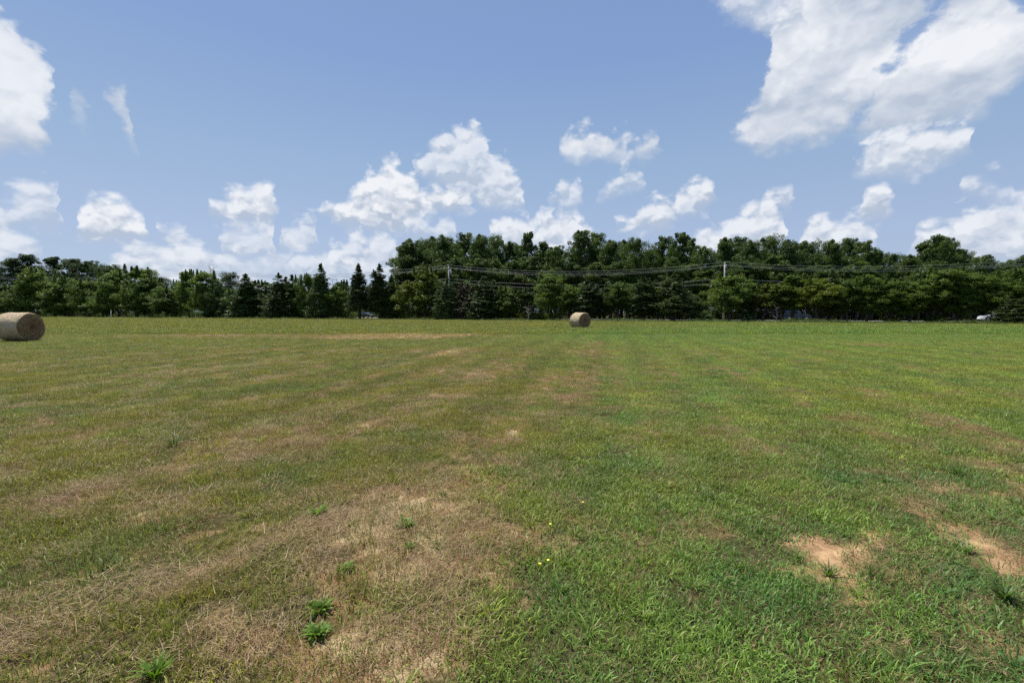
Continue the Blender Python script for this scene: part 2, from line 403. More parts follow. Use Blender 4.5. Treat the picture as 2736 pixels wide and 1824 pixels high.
BL = [  # photo x, y, rx, ry, tilt(deg), strength : dead grass / straw
 (1085, 897, 170, 8, -1, 2.4), (560, 898, 300, 6, 0, 0.75), (900, 902, 120, 5, 0, 0.4), (1590, 920, 75, 9, 0, 0.75), (1180, 945, 60, 8, 0, 0.4),
 (1240, 995, 50, 12, 0, 0.5), (120, 1165, 220, 18, 4, 0.6), (640, 1195, 200, 13, -4, 0.6), (1000, 1125, 90, 14, 0, 0.5), (480, 1005, 130, 6, 0, 0.35),
 (1430, 1275, 90, 26, 0, 0.55), (1190, 1450, 280, 115, -6, 1.0), (1120, 1740, 180, 120, 0, 0.7), (820, 1340, 170, 30, -8, 0.4), (380, 1360, 150, 40, 0, 0.5),
 (2310, 1052, 45, 12, 0, 0.65), (2160, 1050, 30, 8, 0, 0.45), (2460, 1060, 30, 8, 0, 0.4), (2580, 1150, 110, 26, 10, 0.8), (2690, 1215, 120, 45, 15, 1.0),
 (2330, 1245, 100, 26, 0, 0.75), (2540, 1280, 60, 20, 0, 0.5), (2660, 1330, 150, 40, 10, 0.9), (2000, 1640, 40, 30, 0, 0.3), (1840, 1690, 60, 30, 0, 0.5),
 (1700, 1490, 40, 40, 0, 0.4), (2350, 921, 110, 3, 0.5, 1.0), (2590, 1640, 90, 40, 20, 0.45), (2460, 1730, 60, 40, 0, 0.45), (1880, 1220, 60, 20, 0, 0.25),
]
SOIL = [(2225, 1485, 105, 30, 14, 1.15), (2200, 1545, 90, 24, 4, 1.0), (2285, 1570, 28, 60, -12, 1.0), (2340, 1460, 60, 16, 0, 0.75), (2560, 1410, 70, 16, 18, 0.9),
        (2650, 1500, 150, 30, 22, 1.0), (2700, 1300, 70, 40, 10, 0.5), (2380, 1325, 40, 12, 0, 0.7), (2560, 1630, 60, 30, 20, 0.4), (1340, 1370, 70, 12, 0, 0.4),
        (2240, 1620, 30, 16, 0, 0.6), (1200, 1372, 30, 10, 0, 0.45)]
WIND = [([(-200, 1800), (0, 1722), (250, 1640), (480, 1560), (690, 1480), (830, 1410), (960, 1385)], 40, 0.9), ([(-150, 1420), (60, 1368), (230, 1330), (330, 1300)], 22, 0.7),
        ([(250, 1530), (400, 1455), (480, 1430)], 16, 0.5)]


def rotg(px, py, b):
    x0, y0, rx, ry, an, s = b; a = math.radians(an); dx, dy = px - x0, py - y0
    u = dx * math.cos(a) + dy * math.sin(a); v = -dx * math.sin(a) + dy * math.cos(a)
    return s * np.exp(-((u / rx) ** 2 + (v / ry) ** 2))


def cover(x, y):
    """dry 0..1, soil 0..1, lush 0..1, windrow 0..1 at world points"""
    px, py = to_px(x, np.maximum(y, 0.9)); py = np.minimum(py, 2100)
    w1 = lattice_noise(x, y, 1.1, 3) - 0.5; w2 = lattice_noise(x, y, 1.1, 4) - 0.5
    D = np.maximum(y, 1.0); jig = 1216 / D
    qx, qy = px + w1 * np.minimum(1.1 * jig, 220), py + w2 * np.minimum(0.7 * jig * 1.5 / D, 110)
    cx = np.interp(py, [840, 930, 960, 1050, 1150, 1300, 1500, 1824, 2100], [1700, 1640, 1590, 1500, 1420, 1330, 1210, 1080, 980])
    hw = np.interp(py, [840, 930, 1050, 1300, 1824], [28, 36, 80, 190, 300])
    n1 = lattice_noise(x, y, 0.35, 5, 4); n2 = lattice_noise(x, y, 2.3, 6, 4); n3 = lattice_noise(x, y, 0.09, 8, 4); n4 = lattice_noise(x, y, 0.8, 9, 4)
    lat = x - 0.212 * y; alo = y + 0.2 * x
    s1 = lattice_noise(lat + 200, alo + 200, 1.0, 31, 1) * 0; A1 = lattice_noise(lat * 0.9 + 60, alo * 0.07, 1.0, 32, 3); A2 = lattice_noise(lat * 3.2 + 60, alo * 0.22, 1.0, 33, 3)
    rows = np.sin(lat * 2 * math.pi / 1.55 + 1.6 * A1) * sstep(2, 5, y) * sstep(40, 20, y)
    path = np.exp(-((qx - cx) / hw) ** 2) * sstep(915, 960, py)
    left = sstep(240, -260, qx - cx)
    n5 = lattice_noise(x, y, 3.6, 12, 4)
    n6 = lattice_noise(x, y, 9.0, 14, 3)
    dry = 0.10 + 0.27 * left + 0.44 * path + (n1 - 0.5) * 0.40 + (n4 - 0.5) * 0.65 + (n5 - 0.5) * 1.3 * sstep(26, 10, y) + (n6 - 0.5) * 1.4 * sstep(12, 5, y) + (A1 - 0.5) * 0.7 + (A2 - 0.5) * 1.2 + 0.06 * rows
    dry *= np.where(py < 930, 0.55, 1.0)
    for b in BL: dry = dry + rotg(qx, qy, b) * (0.35 + 0.8 * n5)
    soil = np.zeros_like(dry)
    for b in SOIL: soil = np.maximum(soil, rotg(qx, qy, b) * (0.65 + 0.8 * n5))
    soil = sstep(0.30, 0.44, soil)
    wind = np.zeros_like(dry)
    for pl, h, s in WIND:
        X = [p[0] for p in pl]; Y = [p[1] for p in pl]
        yc = np.interp(px, X, Y, left=-9999, right=-9999)
        wind = np.maximum(wind, s * np.exp(-((qy - yc) / h) ** 2) * (0.25 + 1.2 * n4))
    wind = np.clip(wind, 0, 1); dry = dry + 0.5 * wind; dry = dry * (1 - 0.14 * sstep(7, 4, y))
    # mowing streaks running away from the camera on the right
    lush = 0.22 + 0.50 * (1 - left) + (n3 - 0.5) * 0.6 + (n4 - 0.5) * 0.5 + 0.10 * rows + (A1 - 0.5) * 0.5
    lush = lush + sstep(1650, 1450, py) * 0 + 0.55 * np.exp(-((py - 893) / 15) ** 2) * sstep(1250, 1500, px) + 0.25 * sstep(1350, 1700, py) * (1 - left)
    lush = lush - 0.35 * sstep(886, 868, py) + 0.2 * np.exp(-((px - 400) / 500) ** 2 - ((py - 1000) / 80) ** 2)
    dry = dry + 0.18 * sstep(886, 866, py) - 0.3 * np.exp(-((py - 893) / 13) ** 2) * sstep(1350, 1500, px)
    return np.clip(dry, 0, 1), soil, np.clip(lush, 0, 1), wind


def spaced(lo, hi, a, b, c=0.0):
    out = [c]
    while out[-1] < hi: out.append(out[-1] + a + b * abs(out[-1] - c))
    neg = [c]
    while neg[-1] > lo: neg.append(neg[-1] - a - b * abs(neg[-1] - c))
    return np.array(neg[:0:-1] + out)


def relief(x, y):
    r = (lattice_noise(x, y, 1.7, 21, 3) - 0.5) * 0.05 + (lattice_noise(x, y, 9.0, 22, 2) - 0.5) * 0.014
    return r * np.exp(-np.abs(y) / 60)


def ground_material():
    m, nt, b, o = mat('field_ground'); L = nt.links.new
    a = node(nt, 'ShaderNodeAttribute', attribute_name='cover')
    s = node(nt, 'ShaderNodeSeparateColor'); L(a.outputs['Color'], s.inputs[0]); dry, soil, lush = s.outputs[0], s.outputs[1], s.outputs[2]
    g = node(nt, 'ShaderNodeNewGeometry'); P = g.outputs['Position']
    nf = NOISE(nt, P, 38, 5, 0.7); nm = NOISE(nt, P, 6, 5, 0.6); nb = NOISE(nt, P, 1.3, 5, 0.6)
    fine = nf.outputs[0]
    green = MIX(nt, lush, (0.150, 0.158, 0.040), (0.108, 0.175, 0.040))
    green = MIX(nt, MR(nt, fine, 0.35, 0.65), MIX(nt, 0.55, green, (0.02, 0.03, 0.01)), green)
    shaded_litter = MIX(nt, MR(nt, fine, 0.35, 0.7), (0.035, 0.032, 0.014), (0.105, 0.085, 0.040))  # soil and thatch, with the shade between near tufts put into the colour
    green = MIX(nt, a.outputs['Alpha'], shaded_litter, green)
    thatch = MIX(nt, MR(nt, fine, 0.3, 0.7), (0.12, 0.078, 0.038), (0.34, 0.24, 0.125))
    thatch = MIX(nt, MR(nt, nb.outputs[0], 0.4, 0.7), thatch, (0.26, 0.15, 0.078))
    thatch = MIX(nt, MR(nt, dry, 0.85, 1.0), thatch, (0.46, 0.35, 0.20))
    f = M(nt, 'ADD', dry, M(nt, 'MULTIPLY', M(nt, 'SUBTRACT', nm.outputs[0], 0.5), 1.0), clamp=True)
    c = MIX(nt, MR(nt, f, 0.28, 0.75), green, thatch)
    sc_ = MIX(nt, MR(nt, nm.outputs[0], 0.35, 0.7), (0.24, 0.145, 0.075), (0.48, 0.31, 0.165))
    sc_ = MIX(nt, MR(nt, fine, 0.30, 0.50, 0.55, 0.0), sc_, (0.13, 0.075, 0.04))
    c = MIX(nt, soil, c, sc_)
    L(c, b.inputs['Base Color']); b.inputs['Roughness'].default_value = 0.95; b.inputs['Specular IOR Level'].default_value = 0.1
    bp = node(nt, 'ShaderNodeBump'); bp.inputs['Strength'].default_value = 0.6; bp.inputs['Distance'].default_value = 0.03
    L(fine, bp.inputs['Height']); L(bp.outputs[0], b.inputs['Normal'])
    return m


def build_ground():
    xs = spaced(-1600, 1600, 0.05, 0.028); ys = spaced(-300, 2500, 0.04, 0.024, 2.0)
    X, Y = np.meshgrid(xs, ys); x, y = X.ravel(), Y.ravel()
    dry, soil, lush, wind = cover(x, y)
    z = relief(x, y) + wind * 0.0
    col = np.stack([dry, soil, lush, sstep(7, 26, y)], 1).astype(np.float32)  # alpha limits the painted shade between tufts to near ground
    nx, ny = len(xs), len(ys); i = np.arange(nx * ny).reshape(ny, nx)
    Fc = np.stack([i[:-1, :-1].ravel(), i[:-1, 1:].ravel(), i[1:, 1:].ravel(), i[1:, :-1].ravel()], 1)
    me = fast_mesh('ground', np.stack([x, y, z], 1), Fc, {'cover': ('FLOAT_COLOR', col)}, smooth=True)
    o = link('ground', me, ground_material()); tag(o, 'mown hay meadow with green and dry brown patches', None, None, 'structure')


build_ground()

# ------------------------------------------------------------------ grass
GREENS = [((0.085, 0.118, 0.024), 0.5), ((0.060, 0.105, 0.022), 0.5)]


def blades(rng, n, R, h0, h1, w0, w1, lean, kind, flat=0.0):
    """vertices/faces/colours of n bent blades; flat>0 lays them down"""
    r = R * np.sqrt(rng.random(n)); th = rng.random(n) * 2 * np.pi
    bx, by = r * np.cos(th), r * np.sin(th)
    if kind == 'star': bx, by = bx * 0.25, by * 0.25
    h = h0 + (h1 - h0) * rng.random(n) ** 1.4; w = w0 + (w1 - w0) * rng.random(n)
    a = rng.random(n) * 2 * np.pi
    if kind == 'star': a = th + rng.normal(0, 0.35, n)
    if kind == 'straw': a = rng.normal(0, 0.75, n) + np.pi * (rng.random(n) > 0.5)
    ln = np.clip(lean + rng.normal(0, 0.28, n), 0.05, 1.45)
    if kind == 'straw': ln = np.clip(rng.normal(1.42, 0.16, n), 0.6, 1.56)
    dx, dy = np.cos(a), np.sin(a); sx, sy = -dy, dx
    seg = 3; V = np.zeros((n, seg * 2 + 1, 3)); px, py, pz = bx.copy(), by.copy(), np.full(n, -0.004)
    if kind == 'straw': pz = rng.random(n) * 0.022
    bend = 0.06 if kind == 'straw' else 0.4
    ang = ln * (0.95 if kind == 'straw' else 0.55); wf = [1.0, 0.85, 0.55]
    for k in range(seg + 1):
        if k < seg:
            ww = w * wf[k] * 0.5
            V[:, 2 * k] = np.stack([px - sx * ww, py - sy * ww, pz], 1); V[:, 2 * k + 1] = np.stack([px + sx * ww, py + sy * ww, pz], 1)
            st = h / seg
            px = px + dx * np.sin(ang) * st; py = py + dy * np.sin(ang) * st; pz = pz + np.cos(ang) * st
            ang = np.minimum(ang + ln * bend * rng.uniform(0.4, 1.6, n), 2.0)
        else:
            V[:, 2 * k] = np.stack([px, py, pz], 1)
    nv = seg * 2 + 1; base = (np.arange(n) * nv)[:, None]
    Q = np.concatenate([base + np.array([0, 1, 3, 2]), base + np.array([2, 3, 5, 4]), base + np.array([4, 5, 6, 6])])
    t = rng.random(n)
    if kind == 'straw' or kind == 'dry':
        c0, c1 = np.array([0.14, 0.080, 0.036]), np.array([0.50, 0.37, 0.18])
        if kind == 'dry': c0, c1 = np.array([0.17, 0.080, 0.036]), np.array([0.42, 0.235, 0.12])
        C = c0 + (c1 - c0) * (t ** 1.5)[:, None]; g = np.zeros(n)
    else:
        c0, c1 = np.array([0.084, 0.120, 0.014]), np.array([0.305, 0.350, 0.060])
        C = c0 + (c1 - c0) * t[:, None]; g = np.ones(n)
        dead = rng.random(n) < (0.10 if kind == 'fine' else 0.04)
        C[dead] = np.array([0.30, 0.23, 0.12]) * (0.6 + 0.7 * rng.random(dead.sum()))[:, None]; g[dead] = 0
    C = np.repeat(np.concatenate([C, g[:, None]], 1), nv, 0)
    return V.reshape(-1, 3), Q, C


def grass_material():
    m, nt, b, o = mat('grass_blades'); L = nt.links.new
    a = node(nt, 'ShaderNodeAttribute', attribute_name='bcol')
    it = node(nt, 'ShaderNodeAttribute', attribute_name='itint', attribute_type='INSTANCER')
    tinted = MIX(nt, 1.0, a.outputs['Color'], it.outputs['Color'], 'MULTIPLY')
    c = MIX(nt, a.outputs['Alpha'], a.outputs['Color'], tinted)
    L(c, b.inputs['Base Color']); b.inputs['Roughness'].default_value = 0.5; b.inputs['Specular IOR Level'].default_value = 0.35
    tr = node(nt, 'ShaderNodeBsdfTranslucent'); L(MIX(nt, 1.0, c, (1.2, 1.25, 0.7), 'MULTIPLY'), tr.inputs[0])
    mx = node(nt, 'ShaderNodeMixShader'); mx.inputs[0].default_value = 0.3
    L(b.outputs[0], mx.inputs[1]); L(tr.outputs[0], mx.inputs[2]); L(mx.outputs[0], o.inputs[0])
    return m


def scatter(name, P, rot, scl, vid, tint, variants, mats):
    """one object of kind stuff whose points carry copies of small clumps"""
    vc = bpy.data.collections.new(name + '_clumps')
    for k, (V, Q, C) in enumerate(variants):
        me = fast_mesh('%s_clump' % name, V, Q, {'bcol': ('FLOAT_COLOR', C.astype(np.float32))}); me.materials.append(mats)
        vc.objects.link(bpy.data.objects.new('%s_clump_%03d' % (name, k), me))
    me = bpy.data.meshes.new(name); me.vertices.add(len(P)); me.vertices.foreach_set('co', np.asarray(P, np.float32).ravel())
    for nm, typ, arr, key in (('rot', 'FLOAT_VECTOR', rot, 'vector'), ('scl', 'FLOAT', scl, 'value'), ('vid', 'INT', vid, 'value'), ('itint', 'FLOAT_COLOR', tint, 'color')):
        at_ = me.attributes.new(nm, typ, 'POINT'); at_.data.foreach_set(key, np.asarray(arr, np.int32 if typ == 'INT' else np.float32).ravel())
    o = link(name, me)
    ng = bpy.data.node_groups.new(name + '_scatter', 'GeometryNodeTree')
    ng.interface.new_socket('Geometry', in_out='INPUT', socket_type='NodeSocketGeometry'); ng.interface.new_socket('Geometry', in_out='OUTPUT', socket_type='NodeSocketGeometry')
    gi, go = ng.nodes.new('NodeGroupInput'), ng.nodes.new('NodeGroupOutput')
    ci = ng.nodes.new('GeometryNodeCollectionInfo'); ci.inputs['Collection'].default_value = vc
    ci.inputs['Separate Children'].default_value = True; ci.inputs['Reset Children'].default_value = True
    ip = ng.nodes.new('GeometryNodeInstanceOnPoints'); ip.inputs['Pick Instance'].default_value = True
    L = ng.links.new; L(gi.outputs[0], ip.inputs['Points']); L(ci.outputs[0], ip.inputs['Instance'])
    for nm, typ, sk in (('rot', 'FLOAT_VECTOR', 'Rotation'), ('scl', 'FLOAT', 'Scale'), ('vid', 'INT', 'Instance Index')):
        na = ng.nodes.new('GeometryNodeInputNamedAttribute'); na.data_type = typ; na.inputs['Name'].default_value = nm
        L([s for s in na.outputs if s.enabled][0], ip.inputs[sk])
    L(ip.outputs[0], go.inputs[0])
    md = o.modifiers.new('scatter', 'NODES'); md.node_group = ng
    return o


GM = grass_material()


def build_grass():
    rng = np.random.default_rng(11)
    VAR = []; idx = {}

    def addv(key, n, fn):
        idx[key] = (len(VAR), n)
        for k in range(n): VAR.append(fn())
    addv('fine', 5, lambda: blades(rng, 170, 0.20, 0.018, 0.065, 0.0020, 0.0042, 0.75, 'fine'))
    addv('tall', 4, lambda: blades(rng, 40, 0.07, 0.04, 0.13, 0.0025, 0.005, 0.55, 'fine'))
    addv('crab', 5, lambda: blades(rng, 130, 0.17, 0.020, 0.058, 0.0035, 0.0075, 1.0, 'wide'))
    addv('star', 3, lambda: blades(rng, 30, 0.10, 0.04, 0.11, 0.004, 0.008, 1.0, 'star'))
    addv('straw', 5, lambda: blades(rng, 220, 0.20, 0.02, 0.10, 0.0013, 0.0028, 1.4, 'straw'))
    addv('dry', 4, lambda: blades(rng, 120, 0.17, 0.015, 0.05, 0.0016, 0.0034, 0.8, 'dry'))
    addv('far', 4, lambda: blades(rng, 170, 0.55, 0.05, 0.12, 0.012, 0.022, 0.8, 'wide'))
    # random points with density falling with distance
    N = 330000; D0, D1 = 1.25, 150.0; DK, EX = 7.0, 1.1
    dd = np.linspace(D0, D1, 4000); rho = np.where(dd < DK, 1.0, (DK / dd) ** EX) * dd
    cdf = np.cumsum(rho); cdf /= cdf[-1]
    y = np.interp(rng.random(N), cdf, dd) ; x = (rng.random(N) * 2 - 1) * (1.22 * y + 0.6)
    edge = 255000 / (np.clip(to_px(x, y)[0], -400, 3200) + 1500) + 1
    keep = y < edge; x, y = x[keep], y[keep]
    dry, soil, lush, wind = cover(x, y); n = len(x)
    u = rng.random(n); u2 = rng.random(n); u3 = rng.random(n)
    pdry = 0.05 + 0.70 * sstep(0.10, 0.95, dry + (u3 - 0.5) * 0.4)
    ks = np.empty(n, dtype=object)
    green = u > pdry
    near_right = lush > 0.42
    ks[green & (u2 < 0.60)] = 'fine'; ks[green & (u2 >= 0.60) & (u2 < 0.72)] = 'tall'; ks[green & (u2 >= 0.72) & (u2 < 0.96)] = 'crab'; ks[green & (u2 >= 0.96)] = 'star'
    gr = green & near_right & (rng.random(n) < 0.6); ks[gr] = 'crab'
    ks[green & near_right & (y < 12) & (rng.random(n) < 0.09)] = 'star'
    ks[~green & (u2 < 0.38)] = 'straw'; ks[~green & (u2 >= 0.38)] = 'dry'
    ks[(wind > 0.45) & (rng.random(n) < 0.6)] = 'straw'
    far = (y > 32) & (rng.random(n) < 0.7) & green; ks[far] = 'far'
    kill = (rng.random(n) < soil * 0.97) | ((soil > 0.02) & (rng.random(n) < 0.55))
    vid = np.zeros(n, int)
    for k, (s, m) in idx.items():
        q = ks == k; vid[q] = s + rng.integers(0, m, q.sum())
    scl = 0.75 + 0.5 * rng.random(n); scl *= np.where(y > 12, np.minimum(1 + (y - 12) * 0.012, 1.6), 1.0)
    rz = rng.random(n) * 2 * np.pi
    rz = np.where((ks == 'straw') & (wind > 0.3), 0.55 + rng.normal(0, 0.35, n), rz)
    rot = np.stack([rng.normal(0, 0.08, n), rng.normal(0, 0.08, n), rz], 1)
    l = np.clip(lush + rng.normal(0, 0.10, n), 0, 1)[:, None]
    olive, deep = np.array([1.02, 0.95, 0.90]), np.array([0.82, 1.03, 1.02])
    tint = olive * (1 - l) + deep * l
    rt = sstep(-300, 450, to_px(x, y)[0] - np.interp(to_px(x, y)[1], [840, 930, 960, 1050, 1150, 1300, 1500, 1824], [1700, 1640, 1590, 1500, 1420, 1330, 1210, 1080]))
    md = (rt * sstep(3.2, 7.5, y) * (0.2 + 0.8 * sstep(32, 18, y)))[:, None]; nr_ = (rt * sstep(4.5, 2.6, y))[:, None]
    tint *= 1 + (1 - rt)[:, None] * np.array([0.07, -0.03, -0.03])
    tint *= (1 + md * np.array([0.16, 0.13, -0.05])) * (1 + nr_ * np.array([-0.08, 0.03, 0.02]))
    tint *= (0.72 + 0.5 * rng.random(n))[:, None]
    hA = lattice_noise(x, y, 0.9, 41, 3)[:, None] - 0.5; hB = lattice_noise(x, y, 3.5, 42, 3)[:, None] - 0.5
    tint *= 1 + (hA * 0.7 + hB * 0.8) * np.array([0.75, 0.15, -0.5]) + hB * 0.55; tint = np.clip(tint, 0.3, 1.7)
    tint *= np.array([0.97, 0.97, 1.02]); tint *= (1 + 0.11 * np.sin((x - 0.212 * y) * 2 * math.pi / 1.55) * sstep(3, 7, y) * sstep(45, 20, y))[:, None]; tint = np.concatenate([tint, np.ones((n, 1))], 1)
    z = relief(x, y) + np.where(wind > 0.3, wind * 0.02 * u3, 0)
    q = ~kill
    o = scatter('grass', np.stack([x, y, z], 1)[q], rot[q], scl[q], vid[q], tint[q], VAR, GM)
    tag(o, 'short mown green grass mixed with dry straw covering the meadow', None, None, 'stuff')


build_grass()

# ------------------------------------------------------------------ the road behind the tree row
def d_edge(px): return 233846.0 / (px + 1500.0)     # far edge of the mown field
def d_front(px): return 248000.0 / (px + 1500.0)    # fence-row trees
def d_road(px): return 292000.0 / (px + 1500.0)     # near edge of the road
def d_wood(px): return 335000.0 / (px + 1500.0)     # wood beyond the road


def on_ground(px, D, z=0.0):
    # X for photo column px at depth D and height z
    c, s = math.cos(PITCH), math.sin(PITCH); dep = D * c + (CAMH - z) * s
    return Vector(((px - CX) / F * dep, D, z))


A_, B_ = on_ground(-700, d_road(-700)), on_ground(3600, d_road(3600))
RD = (B_ - A_).normalized(); RN = Vector((-RD.y, RD.x, 0));
if RN.y < 0: RN = -RN


def asphalt():
    m, nt, b, o = mat('road_surface'); g = node(nt, 'ShaderNodeNewGeometry')
    n = NOISE(nt, g.outputs['Position'], 60, 3); n2 = NOISE(nt, g.outputs['Position'], 0.6, 4)
    c = MIX(nt, MR(nt, n.outputs[0], 0.3, 0.7), (0.26, 0.25, 0.235), (0.42, 0.405, 0.38))
    c = MIX(nt, M(nt, 'MULTIPLY', MR(nt, n2.outputs[0], 0.4, 0.7), 0.4), c, (0.24, 0.23, 0.22))
    nt.links.new(c, b.inputs['Base Color']); b.inputs['Roughness'].default_value = 0.9
    return m


def strip(name, off0, off1, z, m, label, ext=60):
    n = 80; mb = MB(); P0, P1 = A_ - RD * ext, B_ + RD * ext
    for i in range(n + 1):
        p = P0.lerp(P1, i / n); a, b = p + RN * off0, p + RN * off1
        mb.v += [(a.x, a.y, z), (b.x, b.y, z)]
        if i: mb.f.append((2 * i - 2, 2 * i - 1, 2 * i + 1, 2 * i))
    o = link(name, mb.mesh(name), m); tag(o, label, None, None, 'structure'); return o


strip('road', 0.0, 6.8, 0.10, asphalt(), 'pale grey country road running behind the tree row')
strip('gravel_shoulder', -1.4, 0.0, 0.085, simple('gravel', (0.36, 0.33, 0.28), 0.95, var=0.3, scale=30), 'gravel shoulder along the near side of the road')
mb = MB(); P0, P1 = A_ - RD * 60, B_ + RD * 60
for off in (0.25, 6.5):
    a, b, c, d = P0 + RN * off, P1 + RN * off, P1 + RN * (off + 0.12), P0 + RN * (off + 0.12)
    mb.add([(p.x, p.y, 0.106) for p in (a, b, c, d)], [(0, 1, 2, 3)])
tag(link('road_marking', mb.mesh('road_marking'), MAT['white']), 'white edge lines painted along the country road', None, None, 'structure')


# ------------------------------------------------------------------ trees
def leaves(rng, C, R, n, size, up=0.3, slim=0.62, shell=0.35):
    """n leaves round every clump centre C (k,3) with radii R (k,3) -> verts, quads, tint"""
    k = len(C); N = k * n
    d = rng.normal(size=(N, 3)); d /= np.linalg.norm(d, axis=1)[:, None]
    r = (shell + (1 - shell) * rng.random(N)) ** 0.7
    P = np.repeat(C, n, 0) + d * r[:, None] * np.repeat(R, n, 0)
    nr = d * 0.7 + rng.normal(size=(N, 3)) * 0.6 + np.array([0, 0, up]); nr /= np.linalg.norm(nr, axis=1)[:, None]
    t = np.cross(nr, rng.normal(size=(N, 3))); t /= np.linalg.norm(t, axis=1)[:, None] + 1e-9
    b = np.cross(nr, t); s = (size * (0.6 + 0.8 * rng.random(N)))[:, None]
    V = np.stack([P - t * s * 0.5, P + b * s * slim * 0.5 + nr * s * 0.06, P + t * s * 0.5, P - b * s * slim * 0.5 + nr * s * 0.06], 1).reshape(-1, 3)
    Q = np.arange(N * 4).reshape(N, 4)
    tint = np.clip(np.repeat(rng.random(k), n) * 0.6 + rng.random(N) * 0.4, 0, 1)
    return V, Q, np.repeat(tint, 4)


def limb(mb, rng, p0, p1, r0, r1, wob=0.15, n=5, k=5):
    p0, p1 = Vector(p0), Vector(p1); L = (p1 - p0).length; pts = []
    for i in range(n + 1):
        t = i / n; p = p0.lerp(p1, t)
        if 0 < i < n: p = p + Vector(rng.normal(0, wob * L / n, 3))
        if i: p.z += 0.10 * L * math.sin(t * math.pi) * 0.5
        pts.append(p)
    mb.tube(pts, [r0 + (r1 - r0) * i / n for i in range(n + 1)], k)
    return pts


def make_broadleaf(name, rng, H, W, base, lobes, clumps, per, leaf, open_=0.0, spiky=0.0):
    """crown mesh + trunk mesh for a broad-leaved tree H tall, W wide, crown from base*H up"""
    tr = MB(); C, R, S = [], [], []
    zc0, zc1 = base * H, H
    lean = rng.normal(0, 0.03 * H, 2)
    trunk = limb(tr, rng, (0, 0, -0.15), (lean[0], lean[1], H * 0.72), 0.018 * H + 0.03, 0.006 * H, 0.10, 7, 7)
    L = []
    for i in range(lobes):
        f = (i + 0.5) / lobes; z = zc0 + (zc1 - zc0) * (0.10 + 0.80 * f ** 0.9)
        prof = math.sin(math.pi * min(0.97, 0.24 + 0.62 * f)) ** 0.6
        a = i * 2.4 + rng.random() * 0.9; rr = W * 0.5 * prof * (0.30 + 0.32 * rng.random())
        lr = W * (0.17 + 0.09 * rng.random()) * (0.75 + 0.4 * prof)
        if f > 0.88: rr *= 0.45
        L.append((lean[0] * f + rr * math.cos(a), lean[1] * f + rr * math.sin(a), min(z, H - lr * 0.75), lr))
    L.append((lean[0], lean[1], H - W * 0.16, W * 0.17))
    for (x, y, z, lr) in L:
        j = min(6, max(1, int(7 * (z / H) * 0.75))); limb(tr, rng, trunk[j], (x, y, z), 0.0055 * H + 0.01, 0.012, 0.18, 5, 4)
        for c in range(clumps):
            d = rng.normal(size=3); d /= np.linalg.norm(d); d[2] = d[2] * 0.85 + 0.08
            q = np.array([x, y, z]) + d * lr * (0.55 + 0.5 * rng.random()) * np.array([1, 1, 0.85])
            if rng.random() < open_: continue
            q[2] = min(q[2], H - 0.1)
            cr = lr * (0.20 + 0.22 * rng.random()); C.append(q); R.append((cr, cr, cr * 0.92))
            if rng.random() < 0.2: limb(tr, rng, (x, y, z), tuple(q), 0.03, 0.008, 0.15, 3, 3)
    for s_ in range(int(spiky)):
        a, f = rng.random() * 6.28, rng.random() * 0.35; x, y = W * f * math.cos(a), W * f * math.sin(a)
        z0 = H * (0.84 + 0.05 * rng.random())
        for i in range(4):
            C.append(np.array([x, y, z0 + i * H * 0.045])); cr = 0.27 * (1 - i * 0.22); R.append((cr, cr, H * 0.035))
    C, R = np.array(C), np.array(R)
    V, Q, T = leaves(rng, C, R, per, leaf)
    # sparser, larger leaves inside the crown
    LC = np.array([l[:3] for l in L]); LR = np.array([[l[3] * 0.75] * 3 for l in L])
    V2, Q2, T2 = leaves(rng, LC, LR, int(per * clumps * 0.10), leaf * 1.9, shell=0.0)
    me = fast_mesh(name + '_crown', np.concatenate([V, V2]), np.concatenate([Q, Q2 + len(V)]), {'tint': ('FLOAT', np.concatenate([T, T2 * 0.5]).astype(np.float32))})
    return me, tr.mesh(name + '_trunk', True), H, W


